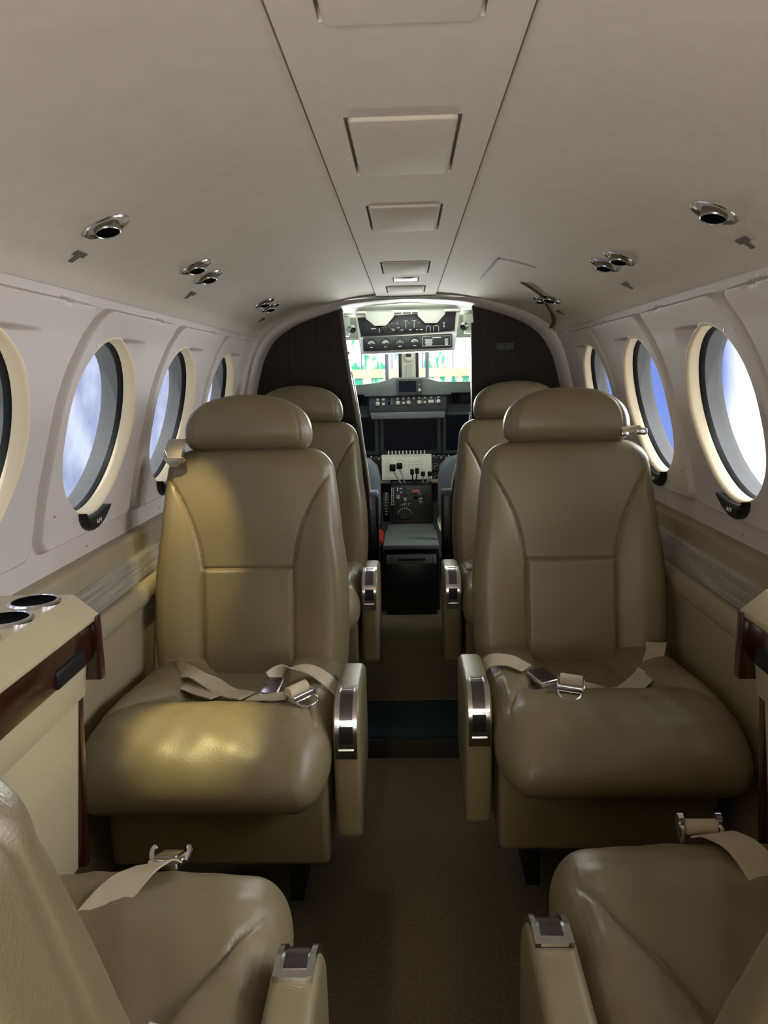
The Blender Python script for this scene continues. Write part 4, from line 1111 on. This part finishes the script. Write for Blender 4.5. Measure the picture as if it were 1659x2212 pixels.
# ------------------------------------------------------------------ lights
def light(name, kind, loc, energy, col=(1,1,1), target=None, **kw):
    l = bpy.data.lights.new(name, kind); l.energy = energy; l.color = col
    for k, v in kw.items(): setattr(l, k, v)
    o = bpy.data.objects.new(name, l); COL.objects.link(o); o.location = loc
    if target is not None: o.rotation_euler = (Vector(target)-Vector(loc)).to_track_quat('-Z','Y').to_euler()
    return o
light('sun', 'SUN', (0,-5,8), 1.8, (1,.97,.9), (0,0,0), angle=R(1))
bpy.data.objects['sun'].rotation_euler = (R(52),0,0)
light('reading_spot', 'SPOT', (-.490,1.60,1.355), 20., (1,.80,.40), (-.545,1.835,.80), spot_size=R(28), spot_blend=.7, shadow_soft_size=.012)
light('seat_spot', 'SPOT', (-.462,1.235,1.35), 38., (1,.86,.38), (-.415,1.365,.50), spot_size=R(21), spot_blend=.8, shadow_soft_size=.012)
light('aft_fill', 'AREA', (-.05,-.60,.95), 6.5, (1,.95,.86), (0,.5,1.47), size=.8, size_y=.4, shape='RECTANGLE', spread=R(110))  # added fill behind the camera, standing in for aft door and window light
light('aft_seat_fill', 'SPOT', (-.20,-.55,1.36), 28., (1,.92,.74), (-.275,.36,.82), spot_size=R(30), spot_blend=.7, shadow_soft_size=.03)  # added unseen spot that brightens the left foreground seat back
light('aft_seat_fill_right', 'SPOT', (.22,-.50,1.36), 7., (1,.90,.68), (.34,.36,.85), spot_size=R(36), spot_blend=.7, shadow_soft_size=.03)  # added unseen spot that brightens the right foreground seat back
light('cockpit_fill', 'AREA', (0,3.50,1.46), 1.8, (.97,1,.93), (0,4.3,1.2), size=.5, size_y=.06, shape='RECTANGLE')  # added fill that brightens the cockpit and overhead console
light('glare_bounce_fill', 'AREA', (0,4.26,1.165), 6, (.97,1,.97), (0,2.9,1.47), size=.6, size_y=.03, shape='RECTANGLE', spread=R(80))  # added strip lamp standing in for windshield light bounced onto the ceiling
light('sky_right', 'SUN', (8,2,4), 15., (.97,.98,1), angle=R(70)); bpy.data.objects['sky_right'].rotation_euler = (R(-8),R(72),0)
light('sky_left', 'SUN', (-8,2,4), 6., (.95,.97,1), angle=R(70)); bpy.data.objects['sky_left'].rotation_euler = (R(-8),R(-72),0)

# ------------------------------------------------------------------ camera
F = 1660.; CX, CY = 829.5, 1106.; VP = (880., 815.); ROLL = R(1.0)
Yw = Vector(((VP[0]-CX)/F, (VP[1]-CY)/F, 1)).normalized()
u = Vector((-math.sin(ROLL), -math.cos(ROLL), 0)); Zw = (u - Yw*u.dot(Yw)).normalized(); Xw = Yw.cross(Zw)
# rows: world axes expressed in camera axes (x right, y down, z forward)
cx = Vector((Xw.x, Yw.x, Zw.x)); cy = Vector((Xw.y, Yw.y, Zw.y)); cz = Vector((Xw.z, Yw.z, Zw.z))
cam = bpy.data.cameras.new('camera'); co = bpy.data.objects.new('camera', cam); COL.objects.link(co)
co.matrix_world = basis((0,0,1.15), cx, -cy, -cz)
cam.sensor_fit = 'VERTICAL'; cam.sensor_height = 24; cam.lens = 24*F/2212; cam.clip_start = .02; cam.clip_end = 200
SC.camera = co
SC.view_settings.view_transform = 'Standard'; SC.view_settings.look = 'None'; SC.view_settings.exposure = 0.0
SC.cycles.max_bounces = 7; SC.cycles.diffuse_bounces = 4; SC.cycles.glossy_bounces = 3; SC.cycles.transparent_max_bounces = 8
SC.cycles.use_adaptive_sampling = True; SC.cycles.adaptive_threshold = .07
